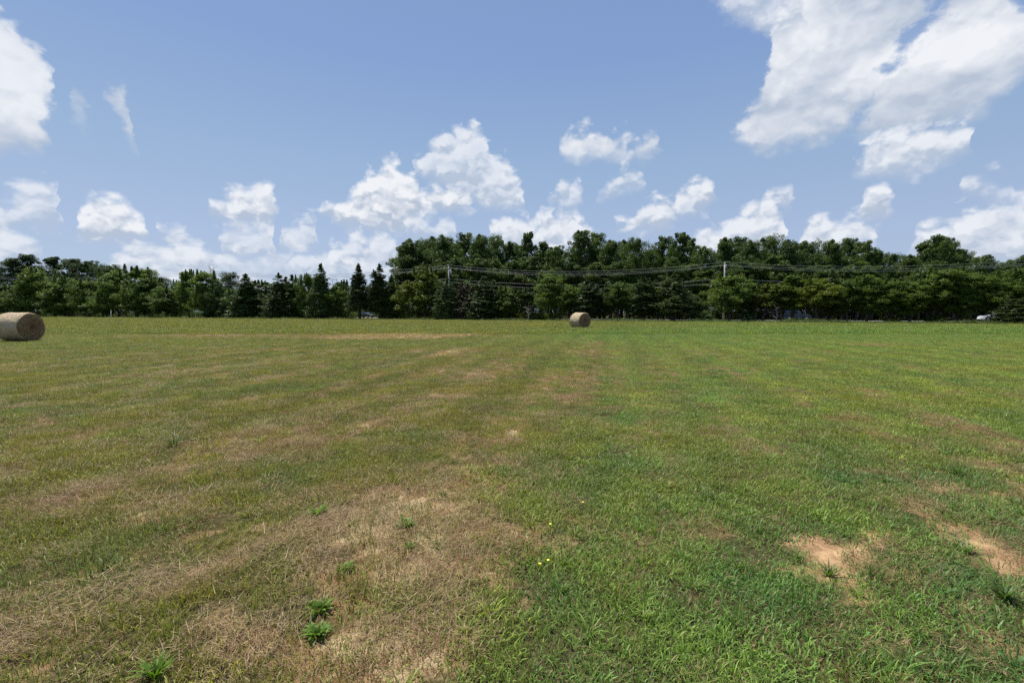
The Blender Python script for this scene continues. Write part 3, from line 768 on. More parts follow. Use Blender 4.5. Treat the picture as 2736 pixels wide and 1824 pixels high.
def make_cedar(name, rng, H, W, spires=1, base=0.03, ragged=0.25, per=34):
    tr = MB(); C, R = [], []
    tops = [(0, 0, H)] + [(rng.normal(0, W * 0.16), rng.normal(0, W * 0.16), H * (0.80 + 0.16 * rng.random())) for _ in range(spires - 1)]
    for (x, y, h) in tops:
        limb(tr, rng, (x * 0.1, y * 0.1, -0.1), (x, y, h * 0.97), 0.016 * H + 0.03, 0.01, 0.05, 6, 6)
        n = int(300 * (h / H) / (0.6 + 0.4 * spires))
        for i in range(n):
            f = 1 - rng.random() ** 0.72; z = h * (base + (1 - base) * f)
            prof = (1 - f) ** (0.80 if spires == 1 else 0.55) * (0.80 + 0.2 * math.sin(f * 19 + x * 5)) * (0.62 + 0.38 * min(1, f / 0.16))
            rw = W * 0.5 * prof * (1.0 if spires == 1 else 0.82)
            a = rng.random() * 6.283; rr = rw * (0.55 + 0.5 * rng.random()) * (1 + ragged * (rng.random() - 0.5) * 2 * (rng.random() < 0.4))
            cx, cy = x * (z / h) + rr * math.cos(a), y * (z / h) + rr * math.sin(a)
            C.append((cx, cy, z)); q = 0.13 + 0.30 * (1 - f) * W / 5
            R.append((q * 1.15, q * 1.15, q * 0.62))
            if rng.random() < 0.16: limb(tr, rng, (x * z / h, y * z / h, z - 0.25 * rr), (cx, cy, z), 0.035, 0.01, 0.06, 3, 3)
        for i in range(12):                                # the leader
            f = i / 11; C.append((x + rng.normal(0, 0.05), y + rng.normal(0, 0.05), h * (0.90 + 0.10 * f))); q = 0.17 * (1 - f) + 0.03; R.append((q, q, 0.20))
    C, R = np.array(C), np.array(R)
    V, Q, T = leaves(rng, C, R, per * 2, 0.145, up=0.1, slim=0.36)
    LC = np.array([(0, 0, H * f) for f in (0.16, 0.26, 0.36, 0.48, 0.60, 0.72)]); LR = np.array([[W * 0.36 * (1 - f) ** 0.6] * 2 + [H * 0.1] for f in (0.1, 0.22, 0.34, 0.48, 0.62, 0.76)])
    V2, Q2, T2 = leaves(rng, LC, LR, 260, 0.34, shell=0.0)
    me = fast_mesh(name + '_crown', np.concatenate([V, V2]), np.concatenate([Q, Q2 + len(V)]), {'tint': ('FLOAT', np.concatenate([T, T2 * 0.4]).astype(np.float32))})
    return me, tr.mesh(name + '_trunk', True), H, W


def make_snag(name, rng, H, W):
    tr = MB(); pts = limb(tr, rng, (0, 0, -0.1), (rng.normal(0, 0.1), 0, H), 0.028 * H, 0.012, 0.08, 7, 6)
    for i in range(26):
        j = rng.integers(2, 8) if len(pts) > 8 else rng.integers(2, len(pts)); p = pts[min(j, len(pts) - 1)]
        a = rng.random() * 6.28; l = W * 0.5 * (0.35 + 0.65 * rng.random()); e = p + Vector((math.cos(a) * l, math.sin(a) * l, l * (0.2 + 0.9 * rng.random())))
        q = limb(tr, rng, p, e, 0.02, 0.007, 0.15, 4, 4)
        for k in range(3):
            limb(tr, rng, q[2 + k % 2], q[3] + Vector(rng.normal(0, 0.22 * l, 3)) + Vector((0, 0, 0.1)), 0.009, 0.005, 0.1, 2, 3)
    return tr.mesh(name + '_trunk', True), H, W


R_ = lambda s: np.random.default_rng(s)
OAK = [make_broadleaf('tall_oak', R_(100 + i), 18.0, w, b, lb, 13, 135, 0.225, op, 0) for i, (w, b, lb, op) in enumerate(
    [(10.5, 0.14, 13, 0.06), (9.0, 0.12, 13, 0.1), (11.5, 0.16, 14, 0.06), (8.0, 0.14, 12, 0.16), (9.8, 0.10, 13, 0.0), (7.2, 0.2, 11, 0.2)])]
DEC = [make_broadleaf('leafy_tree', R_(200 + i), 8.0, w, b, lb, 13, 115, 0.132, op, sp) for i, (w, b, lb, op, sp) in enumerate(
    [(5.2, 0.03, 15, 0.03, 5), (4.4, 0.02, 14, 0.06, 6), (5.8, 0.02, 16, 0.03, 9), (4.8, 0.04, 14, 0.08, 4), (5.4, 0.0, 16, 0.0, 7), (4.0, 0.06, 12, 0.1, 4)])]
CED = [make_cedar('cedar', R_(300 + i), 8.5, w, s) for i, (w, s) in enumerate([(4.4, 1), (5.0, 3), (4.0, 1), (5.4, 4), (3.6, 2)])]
SNAG = [make_snag('dead_tree', R_(400 + i), 3.2, 2.0) for i in range(3)]


def tree(name, cat, label, var, X, Y, w, h, leafm, group=None, rz=None, barkm='bark'):
    root = empty(name, (X, Y, 0), rz if rz is not None else random.random() * 6.283)
    sx = w / var[3] if len(var) == 4 else w / var[2]; sz = h / (var[2] if len(var) == 4 else var[1])
    root.scale = (sx, sx, sz)
    if len(var) == 4:
        c = bpy.data.objects.new('crown', var[0]); COL.objects.link(c); c.parent = root
        if not var[0].materials: var[0].materials.append(None)
        c.material_slots[0].link = 'OBJECT'; c.material_slots[0].material = MAT[leafm]
        t = bpy.data.objects.new('trunk', var[1])
    else:
        t = bpy.data.objects.new('trunk', var[0])
    COL.objects.link(t); t.parent = root
    if not t.data.materials: t.data.materials.append(None)
    t.material_slots[0].link = 'OBJECT'; t.material_slots[0].material = MAT[barkm]
    tag(root, label, cat, group)
    return root


def place_px(px, ytop, hw, D, wf=1.0):
    """world x, y, width, height of something seen at px whose top is at ytop"""
    top = at(px, ytop, D); g = on_ground(px, D, 0.0)
    return g.x, D, 2 * hw / F * D * wf, top.z


# the row between field and road: photo x, top y, half width, kind, variant, leaves, depth factor, label
FRONT = [
 (18, 764, 40, 'd', 0, 'dark', 0.98, 'dark round bushy tree behind the hay bale at the left edge'),
 (62, 772, 34, 'd', 3, 'green', 0.97, 'low dark-green tree standing directly above the left hay bale'),
 (105, 727, 42, 'd', 2, 'green', 1.0, 'tall rounded leafy tree behind the left hay bale, overlapping the power wires'),
 (150, 770, 34, 'd', 1, 'dark', 0.98, 'shaded bushy tree just right of the tall one behind the left bale'),
 (188, 748, 40, 'd', 4, 'green', 1.0, 'broad leafy tree with flat top below the far-left oaks'),
 (240, 752, 38, 'd', 0, 'green', 1.0, 'mid-green leafy tree left of the white post, top level with the wires'),
 (272, 785, 26, 'd', 5, 'pale', 0.97, 'small tree with pale sunlit leaves just left of the white post'),
 (318, 730, 44, 'd', 2, 'green', 1.0, 'large bushy tree directly behind the white post'),
 (368, 721, 42, 'd', 1, 'green', 1.0, 'tallest broadleaf of the left row, with spiky shoots on top, right of the white post'),
 (404, 748, 32, 'd', 3, 'green', 1.0, 'rounded shoulder tree beside the one with spiky shoots'),
 (446, 770, 34, 'd', 0, 'green', 0.97, 'low dark tree with brighter top below the distant round crown'),
 (482, 756, 26, 'd', 4, 'pale', 1.04, 'small light-green tree in the gap left of the two ragged trees'),
 (508, 730, 24, 'd', 5, 'green', 1.0, 'slim ragged tree, left one of the pair before the round far oak'),
 (551, 731, 33, 'd', 1, 'green', 0.99, 'wide ragged tree touching the dead branches, left of the round far oak'),
 (584, 760, 26, 'd', 4, 'dark', 0.98, 'low dark tree below the round far oak'),
 (622, 776, 30, 'd', 4, 'pale', 0.99, 'short pale-leaved tree between two dark cedars, sky above it'),
 (661, 736, 36, 'c', 4, 'cedar_green', 0.97, 'dark cedar with one blunt tip, right of the short pale-leaved tree'),
 (708, 756, 28, 'd', 5, 'pale', 1.03, 'pale airy tree squeezed between the blunt dark cedar and the wide cedar'),
 (748, 734, 38, 'c', 3, 'cedar', 0.97, 'wide dark cedar with several tips, left half of the broad cedar clump'),
 (784, 738, 30, 'c', 1, 'cedar_green', 0.99, 'dark cedar with feathery top, right half of the broad cedar clump'),
 (824, 742, 32, 'd', 2, 'green', 0.99, 'greener bushy tree just left of the sharp spire'),
 (860, 710, 38, 'c', 0, 'cedar_green', 0.97, 'cedar drawn up into the sharpest green spire against the clouds'),
 (900, 768, 30, 'd', 4, 'green', 0.99, 'low leafy tree at the foot of the sharp cedar spire'),
 (926, 756, 28, 'd', 5, 'pale', 1.06, 'thin pale treetop showing before the clouds, between two cedar spires'),
 (961, 710, 34, 'c', 2, 'cedar', 0.97, 'dark pointed cedar above the black car'),
 (1016, 710, 34, 'c', 4, 'cedar', 0.98, 'dark cedar with forked ragged tip, last before the tall wood'),
 (1048, 740, 26, 'c', 2, 'cedar_green', 1.0, 'small cedar at the left foot of the tall wood'),
 (1090, 756, 34, 'd', 3, 'yellow', 0.98, 'low yellow-green tree left of the brightest yellow-green one'),
 (1134, 722, 36, 'd', 1, 'yellow', 0.99, 'bright yellow-green tree just left of the first utility pole'),
 (1170, 775, 26, 'd', 5, 'dark', 0.99, 'dark gap-filling tree left of the first utility pole foot'),
 (1196, 748, 30, 'c', 1, 'cedar_green', 0.96, 'green cedar hiding the lower half of the first utility pole'),
 (1234, 754, 32, 'c', 3, 'brown', 0.98, 'half-dead brownish cedar right of the first utility pole'),
 (1296, 742, 44, 'c', 1, 'cedar_green', 0.97, 'broad dark cedar rising to the lower wires, right of the brownish cedar'),
 (1338, 770, 28, 'd', 1, 'green', 0.98, 'short tree beside the broad dark cedar right of the brownish one'),
 (1364, 780, 28, 'd', 3, 'green', 0.98, 'short leafy tree left of the bleached dead sapling'),
 (1412, 776, 32, 'd', 5, 'dark', 1.0, 'thin leafy tree behind the bleached dead sapling'),
 (1474, 741, 46, 'd', 2, 'green', 0.99, 'broad leafy tree reaching the lower wires, left of the distant bale'),
 (1522, 768, 32, 'd', 0, 'green', 0.98, 'leafy tree just above and left of the distant bale'),
 (1568, 752, 40, 'c', 1, 'cedar_green', 0.98, 'dark bushy cedar straight above the distant bale'),
 (1614, 774, 30, 'd', 3, 'dark', 0.99, 'shaded low tree right of the distant bale'),
 (1652, 758, 38, 'd', 0, 'green', 0.99, 'leafy tree with light-tipped crown, second right of the distant bale'),
 (1716, 742, 34, 'c', 4, 'cedar_green', 0.98, 'tall narrow cedar midway between the distant bale and the second pole'),
 (1756, 772, 28, 'd', 3, 'green', 0.98, 'small leafy tree left of the massive dark cedar'),
 (1800, 732, 50, 'c', 3, 'cedar', 0.97, 'massive dark cedar left of the second utility pole, taller than its neighbours'),
 (1852, 792, 30, 'd', 4, 'dark', 1.0, 'low shaded tree between the massive cedar and the pole tree'),
 (1948, 740, 50, 'd', 0, 'green', 0.98, 'fresh-green rounded tree standing right under the second utility pole'),
 (1998, 790, 28, 'd', 5, 'dark', 1.0, 'low thin tree right of the fresh-green pole tree'),
 (2040, 764, 36, 'd', 1, 'yellow', 0.99, 'yellow-green pointed tree left of the blue vehicle'),
 (2084, 760, 32, 'd', 3, 'green', 0.99, 'leafy tree whose low branches hang over the front of the blue vehicle'),
 (2122, 740, 36, 'd', 5, 'green', 1.0, 'soft green tree directly above the blue vehicle'),
 (2178, 750, 46, 'd', 4, 'yellow', 0.98, 'wide yellow-green tree right of the blue vehicle'),
 (2218, 727, 28, 'c', 2, 'cedar_green', 1.0, 'slender cedar spire poking above the wide yellow-green tree'),
 (2262, 752, 36, 'd', 0, 'green', 0.99, 'leafy tree just right of the slender cedar spire'),
 (2316, 744, 46, 'd', 2, 'green', 0.99, 'big domed leafy tree above the gap with the pale forked trunk'),
 (2380, 754, 46, 'd', 0, 'green', 0.99, 'even rounded leafy tree right of the big domed one'),
 (2430, 762, 36, 'd', 3, 'green', 0.98, 'slightly lower leafy tree between two rounded ones on the right'),
 (2480, 752, 38, 'd', 5, 'green', 0.99, 'leafy tree at the left shoulder of the tall pointed one near the right edge'),
 (2514, 726, 48, 'd', 1, 'green', 0.98, 'tallest leafy tree of the right part, with a pointed top touching the wires'),
 (2556, 764, 38, 'd', 0, 'green', 0.97, 'rounded tree on the right shoulder of the tall pointed one'),
 (2604, 738, 54, 'd', 2, 'green', 0.99, 'broad bushy tree left of the white car'),
 (2664, 748, 44, 'd', 4, 'green', 0.99, 'leafy tree arching over the white car'),
 (2698, 792, 38, 'c', 1, 'cedar', 0.94, 'near-black dense cedar right of the white car'),
 (2730, 728, 52, 'd', 2, 'green', 1.0, 'large leafy tree cut by the right edge of the picture'),
]
G_ROW = 'trees in the row between field and road'
LIFT = 0.0
for (px, yt, hw, k, v, lm, df, lab) in FRONT:
    D = d_front(px) * df * 1.0
    X, Y, w, h = place_px(px, yt, hw, D, 1.12)
    if k == 'c':
        r_ = tree('cedar_tree', 'cedar', lab, CED[v], X, Y, w * (1.3 if px in (860, 961, 1016) else 1.6), h * 1.03, lm, G_ROW)
        if (px > 1380 and px < 2690) or 950 < px < 1030:
            c_ = r_.children[0]; c_.location.z = 0.12 * 8.5; c_.scale.z = 0.88
    else:
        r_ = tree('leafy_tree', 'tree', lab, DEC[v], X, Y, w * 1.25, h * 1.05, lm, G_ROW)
        if px > 1380:                      # open stems below the crown along the right half
            lf = 0.27 if 2030 < px < 2190 or px > 2590 else 0.16
            c_ = r_.children[0]; c_.location.z = lf * 8.0; c_.scale.z = 1 - lf
# bushes at their feet
BUSH = [(1888, 829, 24, 'pale', 0.955, 'low round grey-green bush at the field edge, left of the second utility pole'),
        (2000, 838, 20, 'pale', 0.955, 'small pale bush at the field edge, right of the fresh-green pole tree'),
        (1245, 836, 18, 'pale', 0.97, 'small pale bush at the foot of the brownish cedar'),
        (2380, 846, 20, 'dark', 0.955, 'small dark bush in front of the rounded trees on the right'),
        (2500, 842, 30, 'dark', 0.955, 'wide low bush under the tall pointed tree near the right edge'),
        (730, 836, 18, 'pale', 0.965, 'small pale bush at the foot of the wide multi-tipped cedar'),
        (560, 832, 20, 'pale', 0.965, 'small sunlit bush under the two ragged trees')]
for (px, yt, hw, lm, df, lab) in BUSH:
    D = d_front(px) * df; X, Y, w, h = place_px(px, yt, hw, D, 1.1)
    tree('bush', 'bush', lab, DEC[4], X, Y, w, h, lm, None)
# dead saplings
for (px, yt, hw, v, df, bk, lab) in [
    (1413, 820, 16, 0, 0.955, 'palebark', 'bleached leafless sapling at the field edge, left of the distant bale'),
    (2075, 824, 12, 1, 0.95, 'palebark', 'thin bare forked sapling just left of the blue vehicle'),
    (1578, 836, 8, 2, 0.955, 'bark', 'thin bare stem right beside the distant bale'),
    (1650, 838, 9, 1, 0.955, 'bark', 'leaning bare stem, second one right of the distant bale'),
    (572, 722, 13, 2, 1.02, 'bark', 'dead leafless treetop with twisted branches left of the round far oak')]:
    D = d_front(px) * df; X, Y, w, h = place_px(px, yt, hw, D)
    tree('dead_tree', 'dead tree', lab, SNAG[v], X, Y, w, h, None, None, barkm=bk)

# the wood beyond the road: crowns of the skyline
SKY = [
 (1076, 652, 44, 1, 'leftmost crown of the tall wood, stepping down to the cedars'),
 (1118, 643, 40, 2, 'rounded crown second from the left end of the tall wood'),
 (1156, 636, 40, 4, 'smooth dome crown just left above the first utility pole'),
 (1196, 633, 42, 0, 'dome crown straight above the first utility pole'),
 (1249, 624, 34, 3, 'crown with loose tufted tips right of the first utility pole'),
 (1285, 628, 36, 4, 'crown beside the tufted one, right of the first pole'),
 (1326, 632, 38, 2, 'rounded crown between the tufted one and the narrow tower'),
 (1362, 652, 34, 1, 'sunken crown left of the narrow towering one'),
 (1404, 624, 26, 5, 'narrow towering crown between two dips of the skyline'),
 (1442, 650, 34, 3, 'loose crown right of the narrow towering one'),
 (1486, 660, 34, 0, 'lowest crown in the dip left of the highest tree'),
 (1546, 618, 44, 0, 'highest crown of the wood, open and spreading, above the distant bale'),
 (1590, 627, 34, 3, 'airy right half of the highest pair above the distant bale'),
 (1630, 643, 36, 4, 'even crown right of the highest pair'),
 (1660, 646, 34, 1, 'second even crown right of the highest pair'),
 (1693, 642, 36, 2, 'crown with a small raised tuft before the deep notch'),
 (1734, 668, 32, 4, 'low crown in the deep notch left of the twin-tipped tree'),
 (1771, 636, 32, 3, 'left tip of the twin-tipped tree left of the second pole'),
 (1812, 624, 34, 5, 'high slender crown, tallest just left of the second pole'),
 (1838, 640, 28, 3, 'small crown on the right flank of the high slender one'),
 (1876, 660, 34, 4, 'low smooth crown left of the second pole'),
 (1924, 640, 36, 1, 'ragged crown straight above the second pole'),
 (1966, 638, 32, 3, 'pale ragged crown right of the second pole'),
 (2008, 646, 38, 0, 'dark crown next to the gap right of the second pole'),
 (2062, 632, 42, 2, 'massive dark crown midway between second pole and the blue vehicle'),
 (2102, 642, 34, 4, 'dark crown on the right side of the massive one'),
 (2130, 656, 26, 5, 'small round crown ending the massive dark group'),
 (2166, 646, 40, 2, 'smooth dome crown above the blue vehicle'),
 (2216, 645, 34, 1, 'crown right of the smooth dome above the blue vehicle'),
 (2258, 637, 34, 0, 'open crown showing chinks of sky, left of the lone lower stretch'),
 (2300, 646, 34, 3, 'open crown sloping down to the right'),
 (2334, 668, 28, 4, 'low crown at the foot of the sloping one'),
 (2378, 681, 38, 2, 'flat low crown left of the isolated high tree'),
 (2418, 685, 30, 1, 'lowest crown just left of the isolated high tree'),
 (2450, 650, 30, 5, 'slim crown leaning against the isolated high tree'),
 (2484, 633, 34, 3, 'left half of the isolated high tree near the right edge'),
 (2518, 634, 34, 0, 'right half of the isolated high tree near the right edge'),
 (2570, 668, 32, 3, 'medium crown right of the isolated high tree'),
 (2616, 684, 38, 4, 'sloping crown before the last dip at the right'),
 (2664, 700, 36, 2, 'lowest crown at the last dip near the right edge'),
 (2716, 687, 42, 1, 'last crown of the wood at the right edge'),
]
G_WOOD = 'tall trees of the wood beyond the road'
for i, (px, yt, hw, v, lab) in enumerate(SKY):
    D = d_wood(px) * (1.0 + 0.05 * ((i * 7) % 5 - 2) / 2)
    X, Y, w, h = place_px(px, yt, hw, D, 1.45)
    tree('tall_tree', 'tree', 'tall leafy tree, ' + lab, OAK[v], X, Y, w, h * 1.03, 'oak', G_WOOD)
# far left group and single round crowns
for i, (px, yt, hw, v, D, lab) in enumerate([
    (6, 706, 36, 1, 205, 'far oak at the left edge, lowest of the far-left group'),
    (45, 690, 34, 4, 200, 'second far oak from the left edge, dark and dense'),
    (92, 678, 34, 3, 205, 'highest far oak of the left group with two raised tufts'),
    (140, 684, 28, 5, 210, 'slim far oak right of the highest one, gap of sky beside it'),
    (192, 688, 38, 3, 205, 'airy far oak with sky showing through its limbs'),
    (240, 694, 38, 0, 205, 'domed far oak above the flat-topped leafy tree'),
    (290, 704, 40, 2, 200, 'last far oak of the left group, sloping down to the right'),
    (434, 739, 32, 2, 215, 'isolated round far crown behind the low tree with brighter top'),
    (613, 725, 34, 2, 190, 'round far oak standing alone against the clouds between the cedars'),
    (484, 762, 30, 4, 230, 'low hazy crown far behind the light-green gap tree')]):
    X, Y, w, h = place_px(px, yt, hw, D, 1.5 if px < 400 else 1.2)
    tree('far_oak', 'tree', lab, OAK[v], X, Y, w, h, 'oak_far', 'far oaks behind the left part of the tree row')
# body of the wood behind and below the skyline crowns
rr = random.Random(5)
TOP = [(p[0], p[1]) for p in SKY]
def skyline(px): return float(np.interp(px, [t[0] for t in TOP], [t[1] for t in TOP]))
k = 0
for row, (df, dy, step) in enumerate([(0.93, 62, 44), (1.12, 22, 52)]):
    px = 1090.0
    while px < 2860:
        D = d_wood(px) * df; yt = skyline(px) + dy + rr.uniform(-14, 16)
        X, Y, w, h = place_px(px, yt, 40, D, 1.3)
        tree('tall_tree', 'tree', 'tall leafy tree in the body of the wood, its crown overlapped by like neighbours', OAK[rr.randrange(6)], X, Y, w, h, 'oak', 'trees in the body of the wood')
        px += step * rr.uniform(0.85, 1.15); k += 1
# low far trees closing the view behind the left part of the row
px = -60.0
while px < 1080:
    D = 235; X, Y, w, h = place_px(px, 772 + rr.uniform(-5, 8), 30, D, 1.5)
    tree('far_tree', 'tree', 'low tree of the far line, hardly seen behind the row', OAK[rr.randrange(6)], X, Y, w, h, 'oak_far', 'far line of low trees')
    px += 36


# undergrowth along both sides of the road and unmown weeds at the field edge
def brush(name, label, off, n, seed, H0, H1, matn, spread, size, per=26, x0=-250, x1=3000, dfun=d_edge):
    rng = np.random.default_rng(seed); px = x0 + (x1 - x0) * rng.random(n)
    if name == 'undergrowth': px = px[(px < 948) | (px > 1012)]; n = len(px)
    D = dfun(px) * off * (1 + rng.normal(0, spread, n))
    c, s = math.cos(PITCH), math.sin(PITCH)
    X = (px - CX) / F * (D * c + CAMH * s); h = H0 + (H1 - H0) * rng.random(n) * lattice_noise(X, D, 0.25, seed, 3) * 1.6
    C = np.stack([X, D, h * 0.45], 1); R = np.stack([0.3 + h * 0.25, 0.3 + h * 0.25, h * 0.55], 1)
    V, Q, T = leaves(rng, C, R, per, size, up=0.15, slim=0.35)
    V[:, 2] = np.maximum(V[:, 2], -0.02)
    me = fast_mesh(name, V, Q, {'tint': ('FLOAT', T.astype(np.float32))})
    o = link(name, me, MAT[matn]); tag(o, label, None, None, 'stuff'); return o


brush('edge_weeds', 'unmown pale green weeds and grass along the edge of the field', 0.985, 7000, 51, 0.10, 0.75, 'weed', 0.012, 0.12)
brush('undergrowth', 'leafy undergrowth below the tree row', 1.005, 3000, 52, 0.8, 3.4, 'green', 0.012, 0.20, 44, -250, 1500, d_front)
brush('wood_edge_brush', 'dark leafy brush filling the foot of the wood beyond the road', 0.975, 3600, 54, 1.5, 7.5, 'dark', 0.012, 0.30, 50, 880, 3000, d_wood)

brush('distant_brush', 'dark brush closing the view behind the left part of the tree row', 1.20, 1500, 57, 2.0, 6.0, 'dark', 0.015, 0.34, 50, -250, 1080, d_wood)

# ------------------------------------------------------------------ hay bales
def hay_mat(name, c0, c1, c2, ends):
    m, nt, b, o = mat(name); L = nt.links.new
    tc = node(nt, 'ShaderNodeTexCoord'); mp = node(nt, 'ShaderNodeMapping'); L(tc.outputs['Object'], mp.inputs[0])
    if ends:
        sp = node(nt, 'ShaderNodeSeparateXYZ'); L(tc.outputs['Object'], sp.inputs[0])
        r = M(nt, 'SQRT', M(nt, 'ADD', M(nt, 'POWER', sp.outputs[1], 2.0), M(nt, 'POWER', M(nt, 'SUBTRACT', sp.outputs[2], 0.74), 2.0)))
        th = M(nt, 'ARCTAN2', sp.outputs[1], M(nt, 'SUBTRACT', sp.outputs[2], 0.74))
        cv = node(nt, 'ShaderNodeCombineXYZ'); L(M(nt, 'ADD', M(nt, 'MULTIPLY', r, 26.0), M(nt, 'MULTIPLY', th, 0.6)), cv.inputs[0]); L(M(nt, 'MULTIPLY', th, 2.2), cv.inputs[1])
        n = NOISE(nt, cv.outputs[0], 1.0, 6, 0.65)
    else:
        mp.inputs['Scale'].default_value = (34, 5, 5); n = NOISE(nt, mp.outputs[0], 1.0, 6, 0.65, dist=0.4)
    nb = NOISE(nt, tc.outputs['Object'], 3.2, 4); nf = NOISE(nt, tc.outputs['Object'], 55, 3, 0.7)
    c = MIX(nt, MR(nt, n.outputs[0], 0.32, 0.68), c0, c1)
    c = MIX(nt, MR(nt, nb.outputs[0], 0.42, 0.68), c, c2)
    c = MIX(nt, M(nt, 'MULTIPLY', MR(nt, nf.outputs[0], 0.45, 0.7), 0.5), c, tuple(x * 0.35 for x in c0))
    L(c, b.inputs['Base Color']); b.inputs['Roughness'].default_value = 0.9; b.inputs['Specular IOR Level'].default_value = 0.15
    bp = node(nt, 'ShaderNodeBump'); bp.inputs['Strength'].default_value = 0.8; bp.inputs['Distance'].default_value = 0.03
    L(n.outputs[0], bp.inputs['Height']); L(bp.outputs[0], b.inputs['Normal'])
    return m


HS = hay_mat('weathered_hay_side', (0.33, 0.245, 0.135), (0.66, 0.55, 0.36), (0.46, 0.36, 0.27), False)
HE = hay_mat('hay_end', (0.10, 0.055, 0.026), (0.34, 0.215, 0.115), (0.20, 0.105, 0.06), True)
STRAW = simple('loose_straw', (0.40, 0.32, 0.19), 0.8, var=0.4, scale=20)


def hay_bale(label, X, Y, rz, R=0.75, Ln=1.35, seed=1):
    rng = np.random.default_rng(seed); root = empty('hay_bale', (X, Y, 0), rz); tag(root, label, 'hay bale', 'round hay bales on the meadow')
    nu, nvv = 120, 40; V = []; ph = rng.random(6) * 6.28
    def rad(a, x):
        e = 1 - 0.055 * max(0, (abs(x) / (Ln / 2) - 0.80) / 0.20) ** 2
        r = R * e * (1 + 0.018 * math.sin(2 * a + ph[3]) + 0.016 * math.sin(3 * a + ph[0]) + 0.014 * math.sin(5 * a + ph[1] + x * 2) + 0.006 * math.sin(11 * a + 9 * x + ph[2]))
        return r
    def pt(a, x, r):
        z = R * 0.985 + r * math.cos(a); z = max(z, 0.02) if z < 0.06 else z
        return (x, r * math.sin(a) * (1.02 if z < R else 1.0), z)
    mb = MB()
    for j in range(nvv + 1):
        x = -Ln / 2 + Ln * j / nvv
        for i in range(nu):
            a = 2 * math.pi * i / nu; mb.v.append(pt(a, x, rad(a, x) + rng.normal(0, 0.006)))
    for j in range(nvv):
        for i in range(nu): mb.f.append((j * nu + i, j * nu + (i + 1) % nu, (j + 1) * nu + (i + 1) % nu, (j + 1) * nu + i))
    link('side_wrap', mb.mesh('bale_side', True), HS, root)
    for sg in (1, -1):
        mb = MB(); nr = 30
        for k in range(nr + 1):
            q = k / nr
            for i in range(nu):
                a = 2 * math.pi * i / nu; rr_ = rad(a, Ln / 2) * (1 - q) + 0.002
                dome = 0.05 * math.sin(min(1, q * 2.2) * math.pi / 2) + 0.018 * math.sin(rr_ * 70 + a) + rng.normal(0, 0.006) - 0.05 * (q > 0.93)
                if k == 0: dome = 0
                p = pt(a, sg * (Ln / 2 + dome), rr_); mb.v.append(p)
        for k in range(nr):
            for i in range(nu):
                f = (k * nu + i, k * nu + (i + 1) % nu, (k + 1) * nu + (i + 1) % nu, (k + 1) * nu + i); mb.f.append(f if sg > 0 else f[::-1])
        link('end_face', mb.mesh('bale_end', True), HE, root)
    # straws standing off the surface
    mb = MB()
    for i in range(2600):
        on_end = rng.random() < 0.4; a = rng.random() * 6.283
        if on_end:
            sg = 1 if rng.random() < 0.5 else -1; rr_ = R * (0.25 + 0.74 * rng.random() ** 0.6); p = Vector(pt(a, sg * (Ln / 2 + 0.045), rr_))
            if rr_ > R * 0.93: p.x -= sg * 0.03
            d = Vector((sg * abs(rng.normal(0.2, 0.25)), math.cos(a), -math.sin(a))) ; wv = Vector((0, math.sin(a), math.cos(a)))
        else:
            x = (rng.random() - 0.5) * Ln; p = Vector(pt(a, x, R * 1.0)); d = Vector((rng.normal(0, 0.5), math.cos(a), -math.sin(a))) + Vector((0, math.sin(a), math.cos(a))) * 0.1; wv = Vector((1, 0, 0))
        if rng.random() < 0.5: d = Vector((d.x, -d.y, -d.z))
        d = (d + Vector(rng.normal(0, 0.18, 3))).normalized(); l = 0.06 + 0.14 * rng.random(); wv = wv * 0.0035
        q = p + d * l
        if min(p.z, q.z) < 0.0: continue
        mb.add([p - wv, p + wv, q + wv * 0.4, q - wv * 0.4], [(0, 1, 2, 3)])
    for i in range(500):
        a = rng.random() * 6.283; x = (rng.random() - 0.5) * (Ln + 0.5); y = rng.normal(0, 0.38); l = 0.08 + 0.12 * rng.random()
        p = Vector((x, y, 0.03 + 0.05 * rng.random())); d = Vector((math.cos(a), math.sin(a), 0.1)); w_ = Vector((-d.y, d.x, 0)) * 0.003
        mb.add([p - w_, p + w_, p + d * l + w_, p + d * l - w_], [(0, 1, 2, 3)])
    o = link('loose_straw', mb.mesh('loose_straw'), STRAW, root); o['kind'] = 'stuff'
    return root


b1 = on_ground(83, 24.0, 0.75)
hay_bale('large round hay bale at the left edge, its dark end facing right', b1.x - 0.62, 24.0, math.radians(1), Ln=1.26, seed=3)
b2 = on_ground(1550, 43.0, 0.75)
hay_bale('distant round hay bale standing alone near the middle of the field', b2.x, 43.0, math.atan2(-0.839, 0.545), Ln=1.30, seed=4)

# ------------------------------------------------------------------ posts, poles and wires
def post(px, ytop, ybase, label, w=0.10):
    x, y = ground(px, ybase); y = min(y, 130); g = on_ground(px, y); h = at(px, ytop, y).z
    root = empty('marker_post', (g.x, y, 0)); tag(root, label, 'post')
    mb = MB(); mb.tube([(0.05, 0, -0.2), (0.02, 0, h * 0.5), (0.06, 0, h - 0.08)], w / 2, 10); link('shaft', mb.mesh('post_shaft', True), MAT['white'], root)
    mb = MB(); mb.tube([(0.06, 0, h - 0.08), (0.06, 0, h - 0.02), (0.06, 0, h)], [w * 0.62, w * 0.62, w * 0.25], 10); link('cap', mb.mesh('post_cap', True), MAT['white'], root)


post(297, 829, 852, 'leaning white post at the far edge of the field on the left', 0.15)
post(863, 834, 850.5, 'short white stake at the foot of the sharp cedar spire', 0.12)

